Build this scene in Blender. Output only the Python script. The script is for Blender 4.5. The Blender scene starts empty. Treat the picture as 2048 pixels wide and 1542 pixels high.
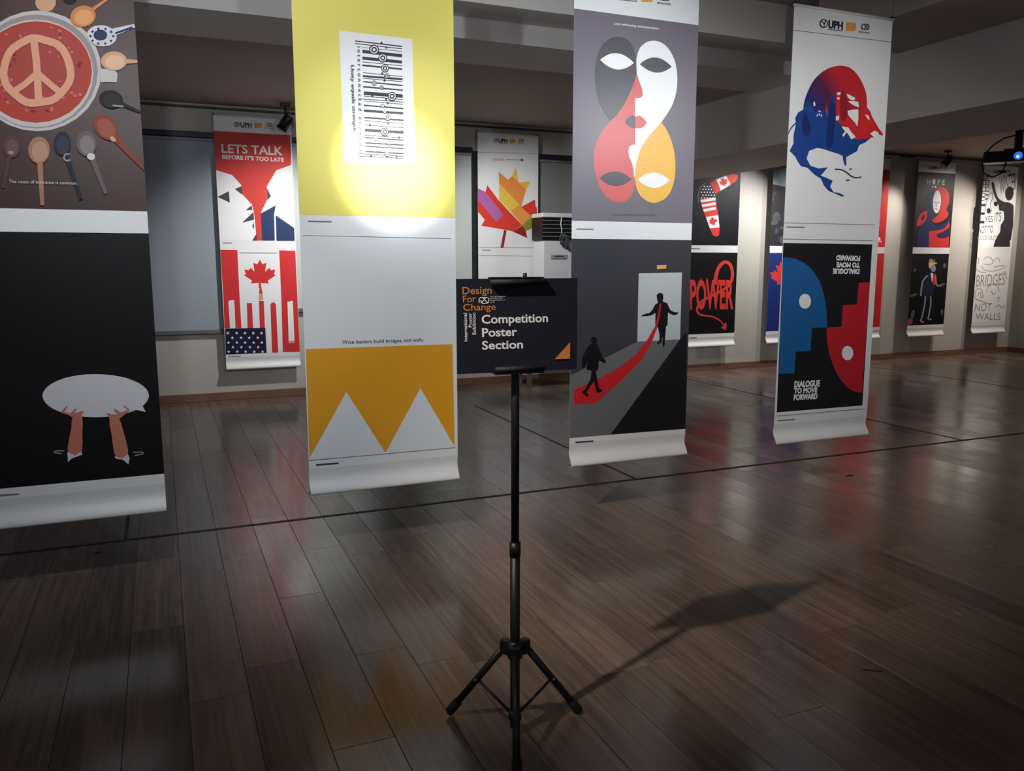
import bpy, bmesh, math, random
from mathutils import Vector, Matrix

# ------------------------------------------------------------------ camera, world, lamps, exposure
scene = bpy.context.scene
COL = scene.collection
PHI, PITCH, FPX, CAM_H = math.radians(66.94), math.radians(8.58), 1638.0, 1.5
fw = Vector((math.cos(PHI) * math.cos(PITCH), math.sin(PHI) * math.cos(PITCH), -math.sin(PITCH)))
rt = Vector((math.sin(PHI), -math.cos(PHI), 0))
up = rt.cross(fw)
cam = bpy.data.cameras.new('camera')
cam_o = bpy.data.objects.new('camera', cam)
COL.objects.link(cam_o)
cam.sensor_fit = 'HORIZONTAL'
cam.sensor_width = 36.0
cam.lens = FPX / 2048 * 36
cam.clip_start = 0.05
cam_o.matrix_world = Matrix(((rt.x, up.x, -fw.x, 0), (rt.y, up.y, -fw.y, 0), (rt.z, up.z, -fw.z, CAM_H), (0, 0, 0, 1)))
scene.camera = cam_o

world = bpy.data.worlds.new('world')
scene.world = world
world.use_nodes = True
world.node_tree.nodes['Background'].inputs[0].default_value = (0.88, 0.90, 1.0, 1)
world.node_tree.nodes['Background'].inputs[1].default_value = 0.145

scene.view_settings.view_transform = 'Standard'
scene.view_settings.look = 'None'
scene.view_settings.gamma = 1.0
scene.view_settings.exposure = 0.0
scene.view_settings.use_curve_mapping = False


def spot(name, loc, target, power, angle, blend=0.6, color=(1, 1, 1), radius=0.03):
    l = bpy.data.lights.new(name, 'SPOT')
    l.energy, l.spot_size, l.spot_blend, l.color, l.shadow_soft_size = power, math.radians(angle), blend, color, radius
    o = bpy.data.objects.new(name, l)
    COL.objects.link(o)
    o.location = loc
    o.rotation_euler = (Vector(target) - Vector(loc)).to_track_quat('-Z', 'Y').to_euler()
    return o


COOL, NEUT, WARM = (0.93, 0.97, 1.0), (1.0, 0.98, 0.95), (1.0, 0.90, 0.80)
# track lamps over the camera side of the hanging row (the rail itself is above the frame)
spot('track_lamp_floor', (-0.98, 1.35, 3.29), (2.25, 3.35, 0.0), 480, 38, 1.0, WARM, 0.04)
spot('track_lamp_yellow', (0.75, 1.75, 2.70), (1.09, 4.06, 1.96), 820, 15.5, 1.0, COOL, 0.03)
spot('yellow_glow_fill', (0.75, 1.75, 2.72), (1.09, 4.06, 2.05), 110, 28, 1.0, COOL, 0.03)  # softer second cone added at the yellow lamp for its glow, no separate fixture
spot('track_lamp_spill', (0.72, 1.75, 2.70), (0.8, 4.5, 2.0), 52, 105, 0.9, COOL, 0.03)
spot('track_lamp_mask', (2.06, 1.75, 2.70), (2.35, 4.06, 2.2), 120, 66, 1.0, COOL, 0.03)
spot('track_lamp_profiles', (3.45, 1.75, 2.70), (3.9, 4.06, 1.8), 130, 74, 1.0, NEUT, 0.03)
spot('track_lamp_sheen', (3.62, 1.75, 2.62), (2.45, 4.06, 2.1), 90, 50, 1.0, COOL, 0.05)
spot('track_lamp_far', (-0.13, 1.72, 2.70), (0.7, 6.0, 1.9), 135, 105, 0.9, COOL, 0.03)

# ------------------------------------------------------------------ materials


def lin(c):
    return tuple((v / 12.92 if v <= 0.04045 else ((v + 0.055) / 1.055) ** 2.4) for v in (x / 255 for x in c)) + (1,)


MATS = {}


def mat(name, rgb, rough=0.5, metal=0.0, spec=0.5, noise=0.0, scale=8.0, bump=0.0, emit=None):
    if name in MATS:
        return MATS[name]
    m = bpy.data.materials.new(name)
    m.use_nodes = True
    nt = m.node_tree
    b = nt.nodes['Principled BSDF']
    b.inputs['Base Color'].default_value = lin(rgb)
    b.inputs['Roughness'].default_value = rough
    b.inputs['Metallic'].default_value = metal
    b.inputs['Specular IOR Level'].default_value = spec
    if noise or bump:
        tc = nt.nodes.new('ShaderNodeTexCoord')
        n = nt.nodes.new('ShaderNodeTexNoise')
        n.inputs['Scale'].default_value = scale
        n.inputs['Detail'].default_value = 5
        nt.links.new(tc.outputs['Object'], n.inputs['Vector'])
        if noise:
            mx = nt.nodes.new('ShaderNodeMix')
            mx.data_type = 'RGBA'
            c = lin(rgb)
            mx.inputs[6].default_value = tuple(v * (1 - noise) for v in c[:3]) + (1,)
            mx.inputs[7].default_value = tuple(min(1, v * (1 + noise)) for v in c[:3]) + (1,)
            nt.links.new(n.outputs['Fac'], mx.inputs[0])
            nt.links.new(mx.outputs[2], b.inputs['Base Color'])
        if bump:
            bp = nt.nodes.new('ShaderNodeBump')
            bp.inputs['Strength'].default_value = bump
            bp.inputs['Distance'].default_value = 0.01
            nt.links.new(n.outputs['Fac'], bp.inputs['Height'])
            nt.links.new(bp.outputs['Normal'], b.inputs['Normal'])
    if emit:
        b.inputs['Emission Color'].default_value = lin(emit[0])
        b.inputs['Emission Strength'].default_value = emit[1]
    MATS[name] = m
    return m


# colours of the printed inks
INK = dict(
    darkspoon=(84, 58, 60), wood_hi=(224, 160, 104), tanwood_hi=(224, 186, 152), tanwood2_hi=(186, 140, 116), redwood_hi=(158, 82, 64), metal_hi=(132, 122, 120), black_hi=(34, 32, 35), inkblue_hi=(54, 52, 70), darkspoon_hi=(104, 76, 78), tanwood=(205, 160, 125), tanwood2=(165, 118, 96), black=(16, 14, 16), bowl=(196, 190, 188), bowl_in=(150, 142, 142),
    soup=(176, 62, 48), soup2=(168, 66, 60), soup_lt=(206, 110, 96), soup_dk=(130, 40, 40), bread=(222, 160, 128), wood=(205, 130, 72), china=(205, 205, 210),
    navyprint=(42, 50, 92), redwood=(132, 60, 46), inkblue=(38, 36, 52), metal=(104, 94, 94), bubble=(205, 204, 210), skin=(188, 116, 94), caption=(120, 122, 124),
    paper=(232, 232, 234), barcode=(62, 62, 70), mustard=(226, 158, 40), paper_gray=(216, 224, 230), charcoal=(76, 75, 84), coral=(214, 92, 92), white=(240, 240, 242),
    amber=(240, 184, 76), ltgray=(188, 194, 196), midgray=(104, 106, 108), nearblack=(27, 26, 30), flagblue=(44, 52, 108), flagyellow=(222, 166, 70), redprint=(196, 36, 40),
    mapred=(204, 40, 44), mapblue=(26, 66, 138), domeshade=(24, 42, 104), domered=(140, 32, 44), sheet=(232, 232, 232), faceblue=(30, 92, 152), facered=(186, 36, 44),
    tomato=(204, 62, 58), slate=(66, 70, 80), navysteel=(40, 58, 98), flagred=(206, 50, 52), flagnavy=(24, 28, 58), leafred=(214, 62, 52), leafpurple=(172, 104, 164),
    leaforange=(226, 140, 66), leafgold=(226, 190, 80), leaforange2=(228, 150, 76), leafolive=(138, 138, 60), leafdark=(128, 68, 48), leafmaroon=(146, 42, 48),
    boomred=(216, 60, 56), skyblue=(150, 172, 184), smoke=(74, 76, 80), hopered=(208, 48, 46), hopenavy=(32, 36, 84), blond=(222, 176, 112), bonegray=(140, 148, 162),
    suitnavy=(28, 34, 64), ghost=(86, 90, 100), figure=(52, 46, 50), ink=(36, 34, 38), graph=(150, 144, 142), signorange=(206, 132, 66), signnavy=(30, 33, 44),
    bg_brown=(64, 40, 39), bg_yellow=(226, 216, 112), bg_plum=(112, 106, 118), bg_black=(15, 14, 17), bg_charcoal=(58, 58, 64), bg_navyblack=(19, 19, 27),
    bg_blue=(30, 50, 120), bg_smoke=(44, 44, 50), bg_red=(206, 44, 46), logo_navy=(30, 32, 54), logo_gray=(92, 92, 96), logo_orange=(226, 158, 84))


def ink(k):
    if k == 'dome' and 'print_dome' not in MATS:      # the printed blend of blue into red on the head
        m = mat('print_dome', (120, 30, 60), 0.55, spec=0.3)
        nt = m.node_tree
        tc = nt.nodes.new('ShaderNodeTexCoord')
        sp = nt.nodes.new('ShaderNodeSeparateXYZ')
        mt = nt.nodes.new('ShaderNodeMath')
        mt.operation = 'MULTIPLY_ADD'
        mt.inputs[1].default_value = 0.55
        cr = nt.nodes.new('ShaderNodeValToRGB')
        e = cr.color_ramp.elements
        e[0].position, e[0].color = 0.22, lin((30, 40, 110))
        e[1].position, e[1].color = 0.62, lin((190, 36, 46))
        x = e.new(0.42)
        x.color = lin((84, 30, 66))
        nt.links.new(tc.outputs['Generated'], sp.inputs[0])
        nt.links.new(sp.outputs['X'], mt.inputs[0])
        mz = nt.nodes.new('ShaderNodeMath')
        mz.operation = 'MULTIPLY'
        mz.inputs[1].default_value = 0.40
        nt.links.new(sp.outputs['Z'], mz.inputs[0])
        nt.links.new(mz.outputs[0], mt.inputs[2])
        nt.links.new(mt.outputs[0], cr.inputs[0])
        nt.links.new(cr.outputs[0], nt.nodes['Principled BSDF'].inputs['Base Color'])
    if k == 'dome':
        return MATS['print_dome']
    if k in ('bg_plum', 'coral', 'amber', 'charcoal', 'white'):      # glossier vinyl of the mask banner
        return mat('print_' + k, INK[k], 0.36, spec=0.5)
    if k in ('bg_brown',):
        return mat('print_' + k, INK[k], 0.45, spec=0.3, noise=0.25, scale=5)
    return mat('print_' + k, INK[k], 0.5 if k.startswith('bg') else 0.55, spec=0.22)


M_SHEET = mat('banner_vinyl', (226, 228, 230), 0.42, spec=0.4, noise=0.02, scale=3)
M_WALL = mat('painted_wall', (182, 178, 172), 0.7, noise=0.03, scale=1.5, bump=0.03)
M_CEIL = mat('ceiling_paint', (176, 166, 158), 0.75, noise=0.03, scale=1.2)
M_BEAM = mat('beam_paint', (222, 219, 216), 0.7, noise=0.03, scale=1.2)
M_BASE = mat('baseboard_wood', (116, 84, 68), 0.45, noise=0.12, scale=6)
M_BLACK = mat('black_metal', (20, 20, 22), 0.45, spec=0.5, noise=0.1, scale=30)
M_RUBBER = mat('black_rubber', (13, 13, 14), 0.7, noise=0.1, scale=40)
M_FABRIC = mat('blind_fabric', (150, 157, 168), 0.8, noise=0.05, scale=4)
M_FABRIC2 = mat('blind_fabric_pale', (190, 197, 195), 0.8, noise=0.05, scale=4)
M_FABRIC_SHADE = mat('blind_fabric_shaded', (122, 125, 124), 0.8, noise=0.05, scale=4)  # darker fabric colour stands in for the shadow on this blind
M_RAIL = mat('blind_rail', (38, 44, 56), 0.5, metal=0.4, noise=0.05)
M_BAR = mat('blind_bar', (96, 98, 104), 0.5, noise=0.05)
M_WHITEPL = mat('white_plastic', (214, 216, 222), 0.4, noise=0.02)
M_GREYMET = mat('grey_metal', (110, 114, 112), 0.5, metal=0.3, noise=0.05)
M_JOINT = mat('joint_strip', (24, 20, 20), 0.55, noise=0.1)
M_STRING = mat('string', (40, 38, 38), 0.8, noise=0.1)


def wood_mat(island=False):
    m = bpy.data.materials.new('plank_wood_far' if island else 'plank_wood')
    m.use_nodes = True
    nt = m.node_tree
    L = nt.links.new
    b = nt.nodes['Principled BSDF']
    if island:
        rnd = nt.nodes.new('ShaderNodeNewGeometry').outputs['Random Per Island']
    else:
        rnd = nt.nodes.new('ShaderNodeObjectInfo').outputs['Random']
    geo = nt.nodes.new('ShaderNodeNewGeometry')
    off = nt.nodes.new('ShaderNodeVectorMath')
    off.operation = 'ADD'
    cmb = nt.nodes.new('ShaderNodeCombineXYZ')
    mul = nt.nodes.new('ShaderNodeMath')
    mul.operation = 'MULTIPLY'
    mul.inputs[1].default_value = 37.0
    L(rnd, mul.inputs[0])
    L(mul.outputs[0], cmb.inputs[0])
    L(mul.outputs[0], cmb.inputs[1])
    L(geo.outputs['Position'], off.inputs[0])
    L(cmb.outputs[0], off.inputs[1])
    mp = nt.nodes.new('ShaderNodeMapping')
    mp.inputs['Scale'].default_value = (34, 1.3, 1)
    L(off.outputs[0], mp.inputs[0])
    n = nt.nodes.new('ShaderNodeTexNoise')
    n.inputs['Scale'].default_value = 1.0
    n.inputs['Detail'].default_value = 7
    n.inputs['Distortion'].default_value = 1.1
    L(mp.outputs[0], n.inputs[0])
    cr = nt.nodes.new('ShaderNodeValToRGB')
    e = cr.color_ramp.elements
    e[0].position, e[0].color = 0.22, lin((76, 63, 57))
    e[1].position, e[1].color = 0.80, lin((128, 110, 99))
    L(n.outputs['Fac'], cr.inputs[0])
    hs = nt.nodes.new('ShaderNodeHueSaturation')
    v = nt.nodes.new('ShaderNodeMapRange')
    v.inputs[3].default_value, v.inputs[4].default_value = 0.78, 1.18
    L(rnd, v.inputs[0])
    L(v.outputs[0], hs.inputs['Value'])
    L(cr.outputs[0], hs.inputs['Color'])
    L(hs.outputs[0], b.inputs['Base Color'])
    n2 = nt.nodes.new('ShaderNodeTexNoise')
    n2.inputs['Scale'].default_value = 3.0
    n2.inputs['Detail'].default_value = 4
    L(off.outputs[0], n2.inputs[0])
    r = nt.nodes.new('ShaderNodeMapRange')
    r.inputs[3].default_value, r.inputs[4].default_value = 0.10, 0.22
    L(n2.outputs['Fac'], r.inputs[0])
    rr = nt.nodes.new('ShaderNodeMath')           # some boards are more polished than others
    rr.operation = 'MULTIPLY_ADD'
    rr.inputs[1].default_value = 0.12
    L(rnd, rr.inputs[0])
    L(r.outputs[0], rr.inputs[2])
    L(rr.outputs[0], b.inputs['Roughness'])
    b.inputs['Specular IOR Level'].default_value = 0.7
    bp = nt.nodes.new('ShaderNodeBump')
    bp.inputs['Strength'].default_value = 0.12
    bp.inputs['Distance'].default_value = 0.002
    L(n.outputs['Fac'], bp.inputs['Height'])
    L(bp.outputs[0], b.inputs['Normal'])
    return m


# ------------------------------------------------------------------ mesh helpers


def obj(name, bm, m, parent=None, smooth=False):
    me = bpy.data.meshes.new(name)
    bmesh.ops.recalc_face_normals(bm, faces=bm.faces)
    bm.to_mesh(me)
    bm.free()
    for x in (m if isinstance(m, (list, tuple)) else [m]):
        me.materials.append(x)
    if smooth:
        for p in me.polygons:
            p.use_smooth = True
    o = bpy.data.objects.new(name, me)
    COL.objects.link(o)
    if parent:
        o.parent = parent
        o.matrix_parent_inverse = Matrix.Translation(-parent_loc(parent)) if parent_rot0(parent) else parent_world(parent).inverted()
    return o


def parent_world(p):
    m = p.matrix_basis.copy()
    if p.parent:
        m = parent_world(p.parent) @ p.matrix_parent_inverse @ m
    return m


def parent_loc(p):
    return parent_world(p).translation


def parent_rot0(p):
    return False


def box(bm, x0, x1, y0, y1, z0, z1, bevel=0.0):
    r = bmesh.ops.create_cube(bm, size=1)
    vs = r['verts']
    for v in vs:
        v.co = Vector(((x0 + x1) / 2 + v.co.x * (x1 - x0), (y0 + y1) / 2 + v.co.y * (y1 - y0), (z0 + z1) / 2 + v.co.z * (z1 - z0)))
    if bevel:
        es = list({e for v in vs for e in v.link_edges})
        bmesh.ops.bevel(bm, geom=es, offset=bevel, segments=2, affect='EDGES', profile=0.5)
    return bm


def boxo(name, x0, x1, y0, y1, z0, z1, m, parent=None, bevel=0.0):
    return obj(name, box(bmesh.new(), x0, x1, y0, y1, z0, z1, bevel), m, parent)


def tube(bm, pts, r, seg=10, cap=True, r1=None):
    pts = [Vector(p) for p in pts]
    rings = []
    n = len(pts)
    ref = None
    for i, p in enumerate(pts):
        d = (pts[min(i + 1, n - 1)] - pts[max(i - 1, 0)]).normalized()
        if ref is None:
            ref = Vector((0, 0, 1)) if abs(d.z) < 0.9 else Vector((1, 0, 0))
        a = (ref - d * ref.dot(d)).normalized()
        ref = a
        b = d.cross(a)
        rr = r if r1 is None else r + (r1 - r) * i / (n - 1)
        rings.append([bm.verts.new(p + (a * math.cos(t) + b * math.sin(t)) * rr) for t in [2 * math.pi * k / seg for k in range(seg)]])
    for i in range(n - 1):
        for k in range(seg):
            bm.faces.new((rings[i][k], rings[i][(k + 1) % seg], rings[i + 1][(k + 1) % seg], rings[i + 1][k]))
    if cap:
        bm.faces.new(rings[0][::-1])
        bm.faces.new(rings[-1])
    return bm


def tubeo(name, pts, r, m, parent=None, seg=10, r1=None):
    return obj(name, tube(bmesh.new(), pts, r, seg, True, r1), m, parent, True)


def tag(o, label, cat, group=None):
    o['label'], o['category'] = label, cat
    if group:
        o['group'] = group
    return o


def thing(name, label, cat, loc, group=None, rz=0.0):
    o = bpy.data.objects.new(name, None)
    o.empty_display_size = 0.1
    COL.objects.link(o)
    o.location = loc
    o.rotation_euler = (0, 0, rz)
    return tag(o, label, cat, group)


def struct(o, label=None):
    o['kind'] = 'structure'
    if label:
        o['label'] = label
    return o


# ------------------------------------------------------------------ the room
WALL_Y, RIGHT_X, CEIL_Z, HIGH_Z = 9.4, 13.1, 3.12, 3.512
X_MIN, Y_MIN = -4.0, -2.0
floor = struct(boxo('floor', X_MIN, RIGHT_X + 0.15, Y_MIN, WALL_Y + 0.15, -0.12, -0.014, mat('floor_base', (28, 22, 20), 0.9, noise=0.1)), 'dark glossy brown wood plank floor')
PW, PL, PT = 0.2, 1.26, 0.013
random.seed(11)
pm = bpy.data.meshes.new('plank')
bmp = box(bmesh.new(), -PW / 2 + 0.0008, PW / 2 - 0.0008, -PL / 2 + 0.0008, PL / 2 - 0.0008, -PT, 0, 0)
bmesh.ops.bevel(bmp, geom=[e for e in bmp.edges if all(v.co.z > -0.001 for v in e.verts)], offset=0.0009, segments=1, affect='EDGES')
bmp.to_mesh(pm)
bmp.free()
pm.materials.append(wood_mat())
far = bmesh.new()
near = []
k0 = int((X_MIN - 0.005) / PW)
for k in range(k0, int(RIGHT_X / PW) + 1):
    xc = 0.005 + PW * k + PW / 2
    xa, xb = max(X_MIN, xc - PW / 2), min(RIGHT_X, xc + PW / 2)
    if xb - xa < 0.03:
        continue
    y = Y_MIN - random.random() * PL
    while y < WALL_Y:
        a, b = max(y, Y_MIN), min(y + PL, WALL_Y)
        y += PL
        if b - a < 0.02:
            continue
        yc = (a + b) / 2
        f, l = 0.392 * xc + 0.92 * yc, 0.92 * xc - 0.392 * yc
        if f > 1.5 and abs(l) < 0.625 * f + 0.12:
            near.append((f, (xa + xb) / 2, yc, (xb - xa) / PW, (b - a) / PL))
        else:
            box(far, xa + 0.0008, xb - 0.0008, a + 0.0008, b - 0.0008, -PT, 0)
near.sort()
for f, x, y, sx, sy in near[:300]:
    o = bpy.data.objects.new('plank', pm)
    COL.objects.link(o)
    o.parent = floor
    o.location = (x, y, 0)
    o.scale = (sx, sy, 1)
for f, x, y, sx, sy in near[300:]:
    box(far, x - PW * sx / 2 + 0.0008, x + PW * sx / 2 - 0.0008, y - PL * sy / 2 + 0.0008, y + PL * sy / 2 - 0.0008, -PT, 0)
fo = obj('plank_field', far, wood_mat(True), floor)
fo['kind'] = 'stuff'
# dark joint strips let into the boards
boxo('joint_strip', X_MIN, RIGHT_X, 4.758, 4.784, -0.002, 0.0025, M_JOINT, floor)
for x, ya, yb in ((2.975, 4.784, 8.0), (6.2, 4.784, 9.38), (-0.26, 4.784, 9.38), (9.4, 4.784, 9.38)):
    boxo('joint_strip', x - 0.009, x + 0.009, ya, yb, -0.002, 0.002, M_JOINT, floor)

struct(boxo('wall_back', X_MIN, RIGHT_X, WALL_Y, WALL_Y + 0.12, -0.014, CEIL_Z, M_WALL), 'long pale wall hung with poster banners')
struct(boxo('wall_right', RIGHT_X, RIGHT_X + 0.12, Y_MIN, WALL_Y + 0.12, -0.014, CEIL_Z, M_WALL), 'pale side wall at the far right end')
struct(boxo('baseboard_back', X_MIN, RIGHT_X - 0.016, WALL_Y - 0.016, WALL_Y - 0.0005, 0.0005, 0.088, M_BASE, None, 0.003), 'brown wooden baseboard along the long wall')
struct(boxo('baseboard_right', RIGHT_X - 0.016, RIGHT_X - 0.0005, Y_MIN, WALL_Y - 0.016, 0.0005, 0.088, M_BASE, None, 0.003), 'brown wooden baseboard along the side wall')
struct(boxo('ceiling', X_MIN, RIGHT_X + 0.12, Y_MIN, WALL_Y + 0.12, HIGH_Z + 0.0005, HIGH_Z + 0.12, M_CEIL), 'dim high ceiling above the hanging banners')
struct(boxo('trim_1', X_MIN, 5.30, 5.80, 6.50, 3.08, HIGH_Z, M_BEAM), 'lower step of the ceiling border, parallel to the long wall')
struct(boxo('trim_2', X_MIN, 5.30, 5.46, 5.80, 3.225, HIGH_Z, M_BEAM), 'upper step of the ceiling border, parallel to the long wall')
struct(boxo('trim_3', 5.30, 6.54, 0.5, WALL_Y - 0.0005, 2.57, HIGH_Z, M_BEAM), 'deep ceiling beam running out from the long wall')
struct(boxo('trim_4', X_MIN, 5.30, 6.50, WALL_Y - 0.0005, CEIL_Z, HIGH_Z, M_CEIL), 'low dark soffit in front of the long wall')
struct(boxo('trim_5', 6.54, RIGHT_X, 0.5, WALL_Y - 0.0005, CEIL_Z, HIGH_Z, M_CEIL), 'low dark soffit beyond the deep beam')
struct(boxo('trim_6', 4.50, 5.30, 0.5, 4.90, 3.08, HIGH_Z, M_CEIL), 'flat soffit strip beside the deep beam')
struct(boxo('trim_7', X_MIN, 5.30, WALL_Y - 0.014, WALL_Y - 0.0005, 3.085, CEIL_Z, M_WALL), 'thin ledge along the top of the long wall')
struct(boxo('trim_8', 6.54, RIGHT_X, WALL_Y - 0.014, WALL_Y - 0.0005, 3.085, CEIL_Z, M_WALL), 'thin ledge along the top of the wall beyond the deep beam')

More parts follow.
